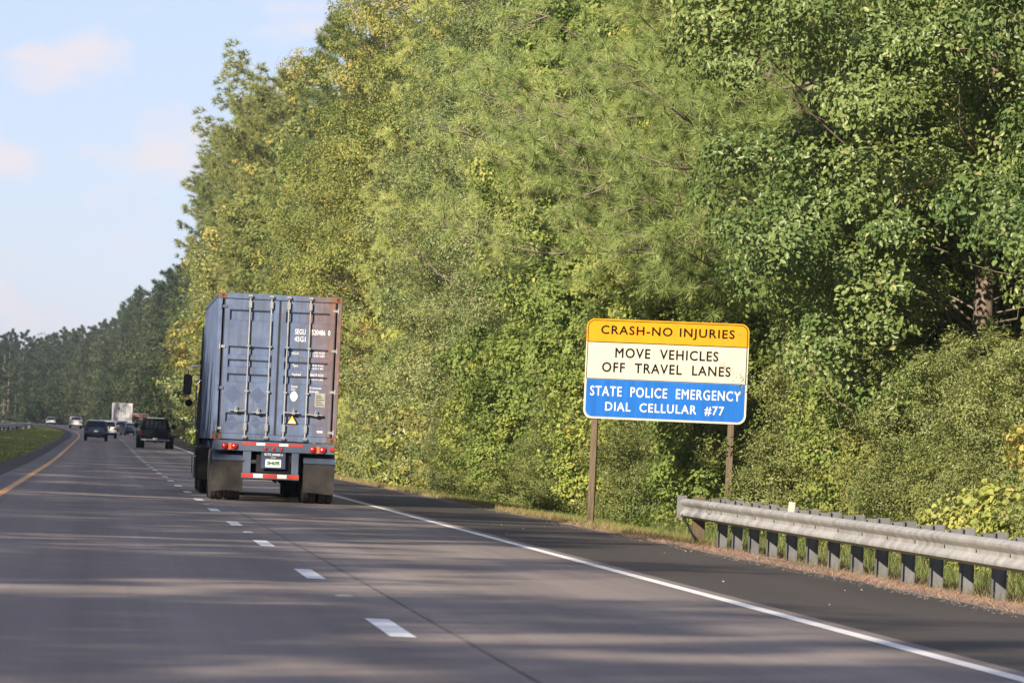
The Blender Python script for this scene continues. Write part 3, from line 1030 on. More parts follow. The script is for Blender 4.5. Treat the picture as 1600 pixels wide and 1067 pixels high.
    for sx in (-1, 1):
        xo = -0.87 if sx < 0 else 0.87
        MB().box(xo - 0.17, xo + 0.17, -0.012, 0.0, 1.00, 1.13).build('lamp_panel', MT['chassis'], root, bevel=0.004)
        MB().box(xo - 0.025, xo + 0.025, -0.016, -0.0125, 1.00, 1.13).build('orange_strip', MT['orange_lens'], root)
        for dx in (-0.098, 0.098):
            MB().lathe([(0.0, -0.052), (0.040, -0.046), (0.060, -0.030), (0.066, -0.0125), (0.0, -0.0125)], (xo + dx, 0, 1.065), 'y', 20).build('tail_light', MT['red_lens'], root, smooth=True)
    for x in (-0.16, 0.0, 0.155):
        MB().lathe([(0.0, -0.028), (0.024, -0.022), (0.033, -0.003), (0.0, -0.003)], (x, 0, 1.045), 'y', 14).build('marker_light', MT['red_lens'], root, smooth=True)
    MB().box(1.10, 1.19, -0.03, -0.002, 1.04, 1.12).build('corner_light', MT['red_lens'], root, bevel=0.01)
    MB().box(-1.20, -0.98, 0.015, 0.2, 1.135, 1.186).build('twist_lock', MT['rust'], root, bevel=0.005)
    pl = MB().box(-0.24, 0.24, 0.03, 0.06, 0.655, 0.982).build('plate_holder', mat('holder_navy', (0.022, 0.032, 0.075), 0.6), root, bevel=0.004)
    fit_text('SCTZ 204280 4', 0.36, 0.045, MT['stencil'], pl, 0.0, 0.0285, 0.935, bold=0.002)
    lp = MB().prism(rrect(-0.155, 0.155, 0.685, 0.84, 0.015), 0.022, 0.0285, 'y').build('number_plate', MT['plate'], pl)
    fit_text('2B•46395', 0.25, 0.075, MT['plate_ink'], pl, 0.0, 0.0215, 0.765, bold=0.004)
    MB().box(-0.05, 0.05, 0.018, 0.028, 0.86, 0.89).build('plate_lamp', MT['chrome'], pl)
    MB().box(-0.33, 0.33, 0.14, 0.20, 0.58, 1.0).build('rear_shield', MT['black_steel'], root)
    MB().box(0.34, 0.50, 0.13, 0.3, 0.78, 1.0).build('tool_box', MT['black_steel'], root, bevel=0.01)
    # mud flaps and the plates above them
    for xa, xb, zl in ((-1.20, -0.585, 0.185), (0.60, 1.215, 0.205)):
        v = [(xa, 0.02), (xb, 0.02)]
        mb = MB()
        n = 10
        vs, fs = [], []
        for i in range(n + 1):
            for j in range(9):
                u = i / n
                t = j / 8
                yy = 0.02 + 0.018 * math.sin(u * 7 + t * 3) * t + 0.03 * t * t
                zz = 0.80 + (zl + 0.012 * math.sin(u * 5 + xa) - 0.80) * t
                vs.append((xa + (xb - xa) * u, yy, zz))
        m_ = len(vs)
        vs += [(a, b + 0.010, c) for a, b, c in vs]
        for i in range(n):
            for j in range(8):
                a = i * 9 + j
                fs.append((a, a + 1, a + 10, a + 9))
                fs.append((m_ + a, m_ + a + 9, m_ + a + 10, m_ + a + 1))
        for j in range(8):
            fs.append((j, m_ + j, m_ + j + 1, j + 1))
            e = n * 9 + j
            fs.append((e, e + 1, m_ + e + 1, m_ + e))
        mb.add(vs, fs)
        mb.build('mud_flap', MT['flap'], root, smooth=True)
        zt = 0.985
        MB().prism([(-0.010, 0.795), (0.008, 0.805), (0.36, zt), (0.36, zt - 0.02), (0.01, 0.78)], xa - 0.005, xb + 0.005, 'x').build('flap_bracket', MT['chassis'], root)
    # wheels: trailer tandem and tractor drive axles (dual), steer axle
    for y in (0.62, 1.88, 10.1, 11.4):
        for x in (-1.09, -0.765, 0.715, 1.04):
            wheel(root, x + (0.03 if x > 0 else 0), y, 0.50, 0.285, rim_mat='galv_dark', outer=-1 if x < 0 else 1)
        MB().tube([(-1.0, y, 0.5), (1.0, y, 0.5)], 0.075, 10).build('axle', MT['black_steel'], root)
    for sx in (-1, 1):
        wheel(root, sx * 1.06, 15.4, 0.50, 0.29, rim_mat='chrome', outer=sx)
    # ------------------ tractor unit
    fr = MB()
    for x in (-0.43, 0.43):
        fr.box(x - 0.05, x + 0.05, 9.2, 16.2, 0.72, 0.98)
    fr.build('tractor_frame', MT['black_steel'], root)
    cab = MB().prism([(12.65, 1.0), (12.65, 3.55), (13.1, 3.78), (14.0, 3.66), (14.55, 2.45), (16.35, 2.05), (16.6, 1.75), (16.6, 0.75), (14.6, 0.75), (14.5, 1.0)], -1.22, 1.22, 'x')
    cb = cab.build('cab', MT['black_paint'], root, bevel=0.06, seg=2)
    for sx in (-1, 1):
        x = sx * 1.226
        MB().box(min(x, x + sx * 0.006), max(x, x + sx * 0.006), 13.45, 14.25, 2.15, 2.95).build('side_window', MT['glass'], cb)
        t = MB().tube([(sx * 0.86, 11.0, 0.66), (sx * 0.86, 13.9, 0.66)], 0.34, 18)
        t.build('fuel_tank', MT['black_paint'], root, smooth=True)
        MB().box(min(sx * 0.7, sx * 1.26), max(sx * 0.7, sx * 1.26), 11.95, 14.3, 0.92, 1.06).build('deck_plate', MT['black_steel'], root, bevel=0.01)
        MB().box(min(sx * 1.18, sx * 1.275), max(sx * 1.18, sx * 1.275), 12.2, 14.4, 0.30, 1.02).build('side_fairing', MT['black_paint'], root, bevel=0.02)
        fl = MB().prism([(9.35, 0.98), (9.55, 1.06), (9.60, 1.02), (9.43, 0.93), (9.43, 0.30), (9.40, 0.30)], min(sx * 0.62, sx * 1.30), max(sx * 0.62, sx * 1.30), 'x').build('quarter_fender', MT['flap'], root)
        MB().box(min(sx * 1.02, sx * 1.29), max(sx * 1.02, sx * 1.29), 9.385, 9.397, 0.80, 0.87, Matrix.Translation((sx * 1.15, 9.39, 0.83)) @ Matrix.Rotation(R(sx * 32), 4, 'Y') @ Matrix.Translation((-sx * 1.15, -9.39, -0.83))).build('fender_reflector', MT['red_tape'], fl)
        # mirrors on their arms
        xm = sx * 1.50
        MB().box(xm - 0.095, xm + 0.095, 14.05, 14.20, 2.16, 2.62).build('mirror', MT['black_paint'], root, bevel=0.03, seg=2)
        MB().box(xm - 0.075, xm + 0.075, 14.043, 14.049, 2.19, 2.59).build('mirror_glass', MT['glass'], root)
        MB().tube([(xm, 14.12, 2.60), (xm, 14.12, 2.74), (xm + -sx * 0.1, 14.12, 2.80), (sx * 1.20, 14.12, 2.82)], 0.020, 8).build('mirror_arm', MT['chrome'], root, smooth=True)
        MB().tube([(xm + sx * -0.02, 14.12, 2.17), (xm - sx * 0.06, 14.12, 2.06)], 0.014, 8).build('mirror_arm', MT['chrome'], root, smooth=True)
        MB().lathe([(0.0, -0.01), (0.07, 0.0), (0.085, 0.03), (0.06, 0.08), (0.0, 0.10)], (xm - sx * 0.045, 14.08, 1.98), 'y', 18).build('round_mirror', MT['black_paint'], root, smooth=True)
        MB().tube([(sx * 1.24, 12.75, 1.35), (sx * 1.32, 12.75, 1.42), (sx * 1.33, 12.75, 2.35), (sx * 1.27, 12.75, 2.46), (sx * 1.22, 12.75, 2.47)], 0.022, 8).build('grab_rail', MT['chrome'], root, smooth=True)
        MB().tube([(sx * 1.24, 12.4, 0.40), (sx * 1.36, 12.4, 0.42), (sx * 1.36, 12.4, 0.78), (sx * 1.24, 12.4, 0.80)], 0.018, 8).build('step_rail', MT['chrome'], root, smooth=True)
    for k in range(5):
        zc_ = 1.3 + 0.02 * k
        MB().tube([(-0.3 + 0.12 * k, 12.15, 1.25), (-0.3 + 0.12 * k, 12.3, 1.1), (-0.3 + 0.12 * k, 12.62, 1.4)], 0.02, 6).build('air_hose', MT['gasket'], root, smooth=True)
    # brake plumbing hanging below
    b = MB()
    for k in range(6):
        b.tube([(0.05 + 0.035 * k, 1.2 + 0.2 * k, 0.62), (0.05 + 0.035 * k, 1.2 + 0.2 * k, 0.40 - 0.02 * (k % 3))], 0.016, 6)
    b.box(-0.55, 0.55, 1.0, 1.5, 0.60, 0.74)
    b.build('suspension', MT['black_steel'], root)


build_truck()


# ------------------------------------------------------------------ the other vehicles
def slope_x(d):
    return math.atan(float(level(d + 5) - level(d - 5)) / 10)


def heading(d):
    return math.atan(float(shift(d + 5) - shift(d - 5)) / 10)


def car(name, label, loc, d, body, w=1.86, belt=1.02, roof=1.66, length=4.6, kind='suv', lamp_h=0.92, extra_yaw=0.0):
    """road car seen from behind; origin on the road under the rear bumper"""
    root = empty(name, loc, rz=heading(d) + extra_yaw, rx=slope_x(d))
    tag(root, label, 'car')
    if kind == 'suv':
        side = [(0.02, 0.42), (0.0, 0.62), (0.06, belt), (0.36, roof - 0.10), (0.62, roof - 0.02), (1.6, roof), (2.5, roof - 0.05), (3.2, belt + 0.04), (length - 0.35, belt - 0.14), (length - 0.02, belt - 0.32), (length, 0.45), (length - 0.2, 0.28), (0.25, 0.28)]
    else:
        side = [(0.02, 0.42), (0.0, 0.62), (0.05, belt - 0.02), (0.62, belt + 0.06), (1.35, roof - 0.05), (2.0, roof), (2.6, roof - 0.04), (3.35, belt + 0.02), (length - 0.3, belt - 0.16), (length - 0.02, belt - 0.32), (length, 0.42), (length - 0.2, 0.25), (0.25, 0.25)]
    wr = w * 0.36
    def hw(z):
        return w / 2 if z <= belt else w / 2 + (wr - w / 2) * (z - belt) / (roof - belt)
    n = len(side)
    vs = [(-hw(z), y, z) for y, z in side] + [(hw(z), y, z) for y, z in side]
    fs = [tuple(range(n)), tuple(range(2 * n - 1, n - 1, -1))] + [(i, i + n, (i + 1) % n + n, (i + 1) % n) for i in range(n)]
    # split the flanks at the belt so the tumblehome keeps planar faces
    bm_ = MB().add(vs, fs)
    b = bm_.build('body', MT[body], root, bevel=0.05, seg=2)
    # rear window
    (ya, za), (yb, zb_) = (side[2], side[3]) if kind == 'suv' else (side[3], side[4])
    def on(t, off=0.006):
        y, z = ya + (yb - ya) * t, za + (zb_ - za) * t
        nv = Vector((0, -(zb_ - za), (yb - ya))).normalized() * off
        return y + nv.y, z + nv.z
    y1, z1 = on(0.10, 0.008)
    y2, z2 = on(0.93, 0.008)
    a1, a2 = hw(z1) * 0.86, hw(z2) * 0.86
    q = [(-a1, y1, z1), (a1, y1, z1), (a2, y2, z2), (-a2, y2, z2)]
    MB().add(q + [(x, y + 0.03, z - 0.01) for x, y, z in q], [(0, 1, 2, 3), (7, 6, 5, 4), (0, 4, 5, 1), (1, 5, 6, 2), (2, 6, 7, 3), (3, 7, 4, 0)]).build('rear_window', MT['glass'], root)
    for sx in (-1, 1):
        zz1, zz2 = belt + 0.03, roof - 0.14
        p = [(sx * (hw(zz1) + 0.006), 0.55 if kind == 'suv' else 1.05, zz1), (sx * (hw(zz1) + 0.006), 3.05, zz1), (sx * (hw(zz2) + 0.006), 2.5, zz2), (sx * (hw(zz2) + 0.006), 0.75 if kind == 'suv' else 1.45, zz2)]
        MB().add(p + [(x - sx * 0.03, y, z) for x, y, z in p], [(0, 1, 2, 3), (7, 6, 5, 4), (0, 4, 5, 1), (1, 5, 6, 2), (2, 6, 7, 3), (3, 7, 4, 0)]).build('side_window', MT['glass'], root)
        x = sx * (w / 2 - 0.17)
        MB().box(x - 0.15, x + 0.15, -0.015, 0.12, lamp_h - 0.09, lamp_h + 0.07).build('tail_light', MT['car_lens'], root, bevel=0.03)
        x = sx * (w / 2 + 0.10)
        MB().box(x - 0.09, x + 0.09, 2.95, 3.08, belt + 0.0, belt + 0.14).build('door_mirror', MT[body], root, bevel=0.03)
        for y in (0.85, length - 0.95):
            wheel(root, sx * (w / 2 - 0.13), y, 0.35, 0.24, rim_mat='galv', outer=sx)
    MB().box(-w / 2 + 0.03, w / 2 - 0.03, -0.06, 0.25, 0.30, 0.52).build('rear_bumper', MT['black_steel'], root, bevel=0.03)
    MB().box(-0.16, 0.16, -0.02, 0.0, 0.72, 0.83).build('number_plate', MT['plate'], root)
    if kind == 'suv':
        for sx in (-1, 1):
            MB().tube([(sx * 0.55, 0.8, roof - 0.01), (sx * 0.55, 0.9, roof + 0.045), (sx * 0.55, 2.2, roof + 0.045), (sx * 0.55, 2.35, roof - 0.03)], 0.016, 6).build('roof_rail', MT['galv'], root)
    return root


def vloc(px, d):
    """on the road surface, at a picture column"""
    x = P(px, 676, d).x
    return Vector((x, d, float(level(d))))


car('blue_car', 'dark blue estate car with glinting tail lights, nearest in the passing lane', vloc(150, 380), 380, 'navy_body', w=1.88)
car('white_car', 'white estate car half hidden behind the dark blue car', vloc(167, 440), 440, 'white_body', w=1.86)
car('silver_car', 'silver blue saloon beside the black pickup, in front of the white trailer', vloc(208, 545), 545, 'silver_body', kind='sedan', w=1.84, belt=0.98, roof=1.46, length=4.7, extra_yaw=R(9))
car('grey_car', 'pale grey car with dark rear window between the white trailer and silver saloon', vloc(190, 590), 590, 'grey_body', w=1.85, roof=1.62)
car('white_car', 'small white estate car far off on the road beyond the median grass', vloc(79, 985), 985, 'white_body', w=1.9)


def box_lorry():
    d = 668
    root = empty('box_truck', vloc(191, d), rz=heading(d), rx=slope_x(d))
    tag(root, 'white box trailer far ahead with two tall rear doors', 'truck')
    w = 1.30
    b = MB().box(-w, w, 0.0, 14.6, 1.12, 4.08).build('trailer_box', MT['trailer_white'], root, bevel=0.03)
    for xa, xb in ((-w + 0.09, -0.02), (0.02, w - 0.09)):
        MB().box(xa, xb, -0.03, -0.002, 1.24, 3.96).build('door', MT['trailer_white'], b, bevel=0.01)
    MB().box(-0.018, 0.018, -0.02, -0.001, 1.24, 3.96).build('door_gap', MT['galv_dark'], b)
    for x in (-0.95, -0.25, 0.25, 0.95):
        MB().tube([(x, -0.05, 1.2), (x, -0.05, 4.0)], 0.025, 6).build('locking_bar', MT['zinc'], b)
    pts = [(-0.62 + 0.20 * math.cos(t), 3.35 + 0.20 * math.sin(t)) for t in np.linspace(0, 2 * math.pi, 14, endpoint=False)]
    MB().prism(pts, -0.034, -0.031, 'y').build('door_emblem', MT['galv_dark'], b)
    for k in range(6):
        MB().box(-w + 0.05 + k * 0.42, -w + 0.05 + k * 0.42 + 0.40, -0.02, 0.1, 1.0, 1.11).build('reflective_tape', MT['red_tape' if k % 2 == 0 else 'white_tape'], b)
    MB().box(-1.1, 1.1, 0.0, 0.12, 0.48, 0.62).build('underride_bar', MT['galv_dark'], root)
    for x in (-0.5, 0.5):
        MB().box(x - 0.06, x + 0.06, 0.0, 0.1, 0.5, 1.12).build('bar_upright', MT['galv_dark'], root)
    for sx in (-1, 1):
        for y in (1.4, 2.7, 12.5):
            wheel(root, sx * 1.05, y, 0.5, 0.5, rim=False)
        MB().box(min(sx * 0.75, sx * 1.3), max(sx * 0.75, sx * 1.3), 0.35, 0.37, 0.2, 1.0).build('mud_flap', MT['flap'], root)
        MB().box(sx * 1.47 - 0.1, sx * 1.47 + 0.1, 16.5, 16.6, 1.9, 2.5).build('mirror', MT['black_paint'], root)
    MB().prism([(14.9, 0.7), (14.9, 3.7), (16.4, 3.6), (17.0, 2.3), (18.6, 1.9), (18.6, 0.7)], -1.2, 1.2, 'x').build('cab', MT['white_body'], root, bevel=0.06)


box_lorry()


def dually():
    d = 310
    root = empty('pickup_truck', vloc(243, d), rz=heading(d), rx=slope_x(d))
    tag(root, 'black pickup truck with barred rear window and flared double rear wheels', 'pickup')
    k = 'black_paint'
    def sec(y, pts):
        return [(x, y, z) for x, z in pts]
    # bed with tailgate
    bed = MB().box(-0.98, 0.98, 0.02, 2.1, 0.62, 1.22)
    bed.build('cargo_bed', MT[k], root, bevel=0.05, seg=2)
    MB().box(-0.84, 0.84, -0.02, 0.015, 0.66, 1.20).build('tailgate', MT[k], root, bevel=0.02)
    for sx in (-1, 1):
        # flared rear wing over the double wheels
        ang = np.linspace(0, math.pi, 9)
        out = [(1.35 + 0.62 * math.cos(t), 0.42 + 0.56 * math.sin(t)) for t in ang]
        inn = [(1.35 + 0.50 * math.cos(t), 0.42 + 0.45 * math.sin(t)) for t in ang[::-1]]
        MB().prism(out + inn, min(sx * 0.95, sx * 1.22), max(sx * 0.95, sx * 1.22), 'x').build('wheel_flare', MT[k], root)
        wheel(root, sx * 1.09, 1.35, 0.41, 0.24, rim_mat='galv_dark', outer=sx)
        wheel(root, sx * 0.80, 1.35, 0.41, 0.24, rim=False)
        wheel(root, sx * 0.90, 5.0, 0.41, 0.26, rim_mat='chrome', outer=sx)
        MB().box(sx * 0.91 - 0.065, sx * 0.91 + 0.065, -0.02, 0.08, 0.82, 1.14).build('tail_light', MT['car_lens'], root, bevel=0.02)
        MB().box(sx * 1.22 - 0.13, sx * 1.22 + 0.13, 4.05, 4.17, 1.30, 1.62).build('tow_mirror', MT[k], root, bevel=0.03)
        MB().tube([(sx * 0.95, 4.12, 1.30), (sx * 1.10, 4.12, 1.38)], 0.025, 6).build('mirror_arm', MT['black_steel'], root)
    cab = [(-0.98, 0.62), (0.98, 0.62), (0.98, 1.25), (0.90, 1.55), (0.78, 1.88), (0.62, 1.95), (-0.62, 1.95), (-0.78, 1.88), (-0.90, 1.55), (-0.98, 1.25)]
    c = MB().prism(cab, 2.15, 4.1, 'y').build('cab', MT[k], root, bevel=0.04)
    MB().box(-0.98, 0.98, 4.1, 5.9, 0.6, 1.22).build('hood', MT[k], root, bevel=0.10, seg=2)
    MB().prism([(-0.72, 1.30), (0.72, 1.30), (0.62, 1.80), (-0.62, 1.80)], 2.132, 2.147, 'y').build('rear_window', mat('daylight_grey_glass', (0.07, 0.08, 0.09), 0.3, var=0.3, scale=5, spec=0.3), c)  # the pane's grey colour stands in for daylight showing through the cab
    rack = MB()
    for x in (-0.72, -0.43, -0.145, 0.145, 0.43, 0.72):
        rack.box(x - 0.025, x + 0.025, 1.98, 2.05, 1.22, 1.80)
    rack.box(-0.86, 0.86, 1.98, 2.05, 1.80, 1.88).box(-0.92, 0.92, 1.96, 2.07, 1.20, 1.28)
    rack.build('headache_rack', MT['black_steel'], root)
    bar = MB().box(-0.58, 0.58, 2.2, 2.45, 1.955, 2.01).build('light_bar', mat('light_bar', (0.30, 0.40, 0.42), 0.3), root, bevel=0.01)
    MB().box(-0.95, 0.95, -0.14, 0.02, 0.50, 0.62).build('rear_bumper', MT['zinc'], root, bevel=0.03)
    MB().box(-0.92, -0.62, -0.147, -0.143, 0.52, 0.62).build('bumper_sticker', MT['white_tape'], root)
    MB().box(-0.16, 0.16, -0.16, -0.145, 0.56, 0.70).build('number_plate', MT['plate'], root)
    MB().box(-0.05, 0.05, -0.25, 0.1, 0.36, 0.46).build('tow_hitch', MT['black_steel'], root)
    MB().box(-0.6, 0.6, 0.3, 5.5, 0.42, 0.60).build('frame', MT['black_steel'], root)


dually()


def service_pickup():
    d = 780
    root = empty('utility_truck', vloc(118, d), rz=heading(d), rx=slope_x(d))
    tag(root, 'white utility pickup with ladder rack gear, far ahead in the passing lane', 'pickup')
    MB().box(-1.08, 1.08, 0.0, 2.5, 0.55, 1.42).build('utility_body', MT['white_body'], root, bevel=0.04)
    MB().box(-0.7, 0.7, -0.02, -0.002, 0.62, 1.3).build('tailgate', MT['white_body'], root, bevel=0.01)
    MB().prism([(2.6, 0.55), (2.6, 1.9), (3.9, 1.9), (4.4, 1.25), (5.7, 1.1), (5.7, 0.55)], -0.96, 0.96, 'x').build('cab', MT['white_body'], root, bevel=0.06)
    MB().box(-0.75, 0.75, 2.58, 2.597, 1.35, 1.8).build('rear_window', MT['glass'], root)
    r = MB()
    for x in (-0.95, -0.5, 0.45, 0.95):
        r.tube([(x, 0.3, 1.42), (x, 0.3, 1.98)], 0.035, 6)
    r.tube([(-0.98, 0.3, 1.78), (0.98, 0.3, 1.78)], 0.03, 6).tube([(-0.3, 0.6, 1.4), (-0.2, 0.6, 2.15)], 0.05, 6)
    r.build('ladder_rack', MT['galv_dark'], root)
    for sx in (-1, 1):
        for y in (1.3, 4.7):
            wheel(root, sx * 0.86, y, 0.40, 0.3, rim=False)
        MB().box(sx * 0.95 - 0.06, sx * 0.95 + 0.06, -0.02, -0.002, 0.85, 1.1).build('tail_light', MT['car_lens'], root)
    MB().box(-1.0, 1.0, -0.12, 0.0, 0.42, 0.56).build('rear_bumper', MT['black_steel'], root)


service_pickup()


def brown_sign():
    d = 470
    c = P(220, 651.5, d)
    gz = G(c.x, d).z
    root = empty('brown_sign', (c.x, d, gz))
    tag(root, 'small red brown sign with pale border and lettering, beyond the black pickup', 'sign')
    w, h = 1.5, 0.66
    zc = c.z - gz
    b = MB().prism(rrect(-w / 2, w / 2, zc - h / 2, zc + h / 2, 0.08), -0.01, 0.01, 'y').build('sign_board', MT['sign_white'], root)
    MB().prism(rrect(-w / 2 + 0.05, w / 2 - 0.05, zc - h / 2 + 0.05, zc + h / 2 - 0.05, 0.06), -0.014, -0.0115, 'y').build('brown_panel', MT['sign_brown'], b)
    fit_text('Auto Tours', 1.15, 0.17, MT['sign_text'], b, 0, -0.016, zc + 0.12, bold=0.012)
    fit_text('Info', 0.42, 0.17, MT['sign_text'], b, 0, -0.016, zc - 0.14, bold=0.012)
    for x in (-0.5, 0.5):
        MB().box(x - 0.05, x + 0.05, 0.012, 0.1, -0.4, zc + h / 2 - 0.1).build('post', MT['pale_wood'], root)


brown_sign()
p = G(7.05 + 1.75, 285)
mb = MB().tube([p + Vector((0.62, 0, -0.3)), p + Vector((0.0, 0, 1.15))], 0.045, 8)
o = mb.build('leaning_post', MT['pale_wood'])
tag(o, 'thin pale post leaning at the shoulder just past the black pickup', 'post')


# ------------------------------------------------------------------ foliage
def unit(v):
    return v / np.maximum(np.linalg.norm(v, axis=-1, keepdims=True), 1e-6)


def leaves(centres, nrm, size, tint, six=True, aspect=0.62, droop=0.35, jitter=0.5):
    """one folded blade per centre; returns verts, faces, per-face tint"""
    n = len(centres)
    nv = unit(nrm + rng.normal(0, jitter, (n, 3)))
    ax = rng.normal(0, 1, (n, 3))
    ax[:, 2] -= droop * 1.5
    ax = unit(ax - nv * (ax * nv).sum(1, keepdims=True))
    bx = np.cross(nv, ax)
    s = size * rng.uniform(0.65, 1.25, (n, 1))
    w = s * aspect
    fold = 0.16 * w * nv
    c = centres
    if six:
        pts = [c - ax * s * 0.5, c - ax * s * 0.12 + bx * w * 0.5 + fold, c + ax * s * 0.22 + bx * w * 0.36 + fold,
               c + ax * s * 0.5 - nv * s * 0.10, c + ax * s * 0.22 - bx * w * 0.36 + fold, c - ax * s * 0.12 - bx * w * 0.5 + fold]
        v = np.stack(pts, 1).reshape(-1, 3)
        base = np.arange(n)[:, None] * 6
        f = np.concatenate([base + np.array([[0, 1, 2, 3]]), base + np.array([[0, 3, 4, 5]])], 0)
        return v, f, np.concatenate([tint, tint])
    pts = [c - ax * s * 0.5, c + bx * w * 0.5 + fold, c + ax * s * 0.5, c - bx * w * 0.5 + fold]
    v = np.stack(pts, 1).reshape(-1, 3)
    f = np.arange(n * 4).reshape(n, 4)
    return v, f, tint


def lumps(p, seed, freq):
    r = np.random.default_rng(seed)
    out = np.zeros(len(p))
    for k in range(4):
        d = unit(r.normal(0, 1, (1, 3)))[0]
        out += np.sin(p @ d * freq * (0.7 + 0.35 * k) + r.uniform(0, 6.28))
    return out / 2.2


def crown(seed, h, r, z0, n_bough, per_b, per, size, clump_r, bough_r, profile='round', six=True, face=0.0, shell=0.55, flat=0.6, aspect=0.62, hang=0.0, gaps=0.35, jitter=0.38, window=None):
    """boughs through a lumpy crown, clumps of leaves on each bough. Returns verts, faces, tint, clump centres"""
    g = np.random.default_rng(seed)
    m = n_bough * 8
    t = g.uniform(0, 1, m)
    if profile == 'round':
        rr = np.sqrt(np.clip(1 - (2 * t - 1) ** 2, 0, 1)) ** 0.7
    elif profile == 'skirt':           # leafy to the ground
        rr = np.clip(1.02 - t, 0, 1) ** 0.42 * np.clip(0.72 + t * 1.1, 0, 1)
    else:                               # column
        rr = np.clip(np.minimum((1 - t) * 3.2, 0.72 + t * 1.4), 0, 1)
    a = g.uniform(0, 2 * math.pi, m)
    if face:
        a = np.where(g.uniform(0, 1, m) < face, math.pi + g.normal(0, 0.95, m) + 0.35, a)
    lob = 1 + 0.22 * np.sin(a * 3 + seed + t * 5) + 0.18 * np.sin(a * 5 - t * 9 + seed * 2)
    q = g.uniform(0, 1, m) ** shell
    p = np.stack([np.cos(a) * rr * r * lob * q, np.sin(a) * rr * r * lob * q, z0 + t * (h - z0)], 1)
    p = p[g.uniform(0, 1, m) < np.clip(rr, 0.12, 1)]
    # keep boughs apart from one another so that gaps open between them
    keep = []
    for i in range(len(p)):
        if len(keep) >= n_bough:
            break
        if not keep or np.min(((p[keep] - p[i]) ** 2).sum(1)) > (bough_r * 0.62) ** 2:
            keep.append(i)
    B = p[keep]
    nb = len(B)
    outb = unit(np.stack([B[:, 0], B[:, 1], np.full(nb, r * 0.35)], 1))
    br = bough_r * g.uniform(0.65, 1.3, (nb, 1))
    ib = np.repeat(np.arange(nb), per_b)
    d = unit(g.normal(0, 1, (len(ib), 3)) + outb[ib] * 0.75)
    C = B[ib] + d * br[ib] * g.uniform(0.45, 1.0, (len(ib), 1)) * np.array([1, 1, flat])
    C[:, 2] = np.maximum(C[:, 2], z0 * 0.5)
    if window:                          # an opening in the leaves that bares the trunk
        da = np.angle(np.exp(1j * (np.arctan2(C[:, 1], C[:, 0]) - window[2])))
        ok = ~((C[:, 2] > window[0]) & (C[:, 2] < window[1]) & (np.abs(da) < window[3]))
        C, d, ib = C[ok], d[ok], ib[ok]
    nc = len(C)
    ct = np.clip(0.40 + 0.20 * lumps(C, seed + 3, 0.9)[:] + g.normal(0, 0.09, nb)[ib] + g.normal(0, 0.07, nc), 0, 1)
    cr_ = clump_r * g.uniform(0.6, 1.35, (nc, 1))
    idx = np.repeat(np.arange(nc), per)
    e = unit(g.normal(0, 1, (len(idx), 3)) + d[idx] * 0.5)
    off = e * g.uniform(0.2, 1, (len(idx), 1)) ** 0.5 * cr_[idx]
    off[:, 2] *= 0.75
    if hang:
        off[:, 2] -= hang * np.abs(g.normal(0, 1, len(idx))) * cr_[idx][:, 0]
    c = C[idx] + off
    c[:, 2] = np.maximum(c[:, 2], -0.1)
    nr = unit(e * 0.45 + d[idx] * 0.8 + outb[ib][idx] * 0.35 + np.array([0, 0, 0.45]))
    tint = np.clip(ct[idx] + g.normal(0, 0.14, len(idx)), 0, 1)
    tint[g.uniform(0, 1, len(idx)) < 0.015] = 1.0
    v, f, tt = leaves(c, nr, size, tint, six, aspect, jitter=jitter)
    return v, f, tt, C


def limbs(mb_v, p0, p1, r0, r1, n=5, seg=4, sag=0.1):
    a, b = np.array(p0, float), np.array(p1, float)
    L_ = np.linalg.norm(b - a)
    pts = [a + (b - a) * t + np.array([0, 0, -sag * L_ * math.sin(math.pi * t)]) + (rng.normal(0, 0.035 * L_, 3) if 0 < t < 1 else 0) for t in np.linspace(0, 1, seg + 1)]
    mb_v.tube(pts, [r0 + (r1 - r0) * t for t in np.linspace(0, 1, seg + 1)], n, cap=False)
    return pts


def trunk_mesh(h, r, targets, lean=0.03, twigs=30, seed=0, lr=0.10):
    g = np.random.default_rng(seed)
    mb = MB()
    pts, rad = [], []
    lx, ly = g.normal(0, lean), g.normal(0, lean)
    for k in range(9):
        t = k / 8
        pts.append((lx * h * t + 0.05 * math.sin(t * 5 + seed), ly * h * t + 0.05 * math.sin(t * 4 + 2 * seed), -0.6 + (h + 0.6) * t))
        rad.append(r * (1.25 if k == 0 else 1.0) * (1 - 0.86 * t))
    mb.tube(pts, rad, 10, cap=False)
    if len(targets):
        pick = targets[g.permutation(len(targets))[:twigs]]
        for q in pick:
            zt = max(0.5, q[2] - np.hypot(q[0], q[1]) * g.uniform(0.25, 0.75))
            zt = min(zt, h * 0.93)
            k = (zt + 0.6) / (h + 0.6)
            base = (lx * h * k, ly * h * k, zt)
            if g.uniform() < 0.4:           # some reach bare through the leaves
                q = q + np.array([q[0], q[1], 0.0]) * g.uniform(0.04, 0.14)
            L_ = np.linalg.norm(np.array(q) - np.array(base))
            limbs(mb, base, q, max(0.012, lr * r * 3.0 * (1 - k * 0.75) * min(1, L_ / 3.5)), 0.008, 5, 4, sag=g.normal(0.0, 0.06))
            if g.uniform() < 0.8:           # side twigs
                for _ in range(3):
                    m_ = np.array(base) + (np.array(q) - np.array(base)) * g.uniform(0.5, 0.95)
                    e = m_ + g.normal(0, 0.45, 3) * min(1.2, L_ * 0.4)
                    limbs(mb, m_, e, 0.014, 0.005, 4, 2, sag=0.0)
    return mb


PROTO = {}


def add_trunk(root, h, r, targets, seed, m='bark', twigs=30, lean=0.03, lr=0.1):
    mb = trunk_mesh(h, r, targets, lean, twigs, seed, lr)
    v = np.array(mb.v, dtype=np.float32)
    o = obj_from('trunk', mb.v, mb.f, MT[m], root, smooth=True)
    return o


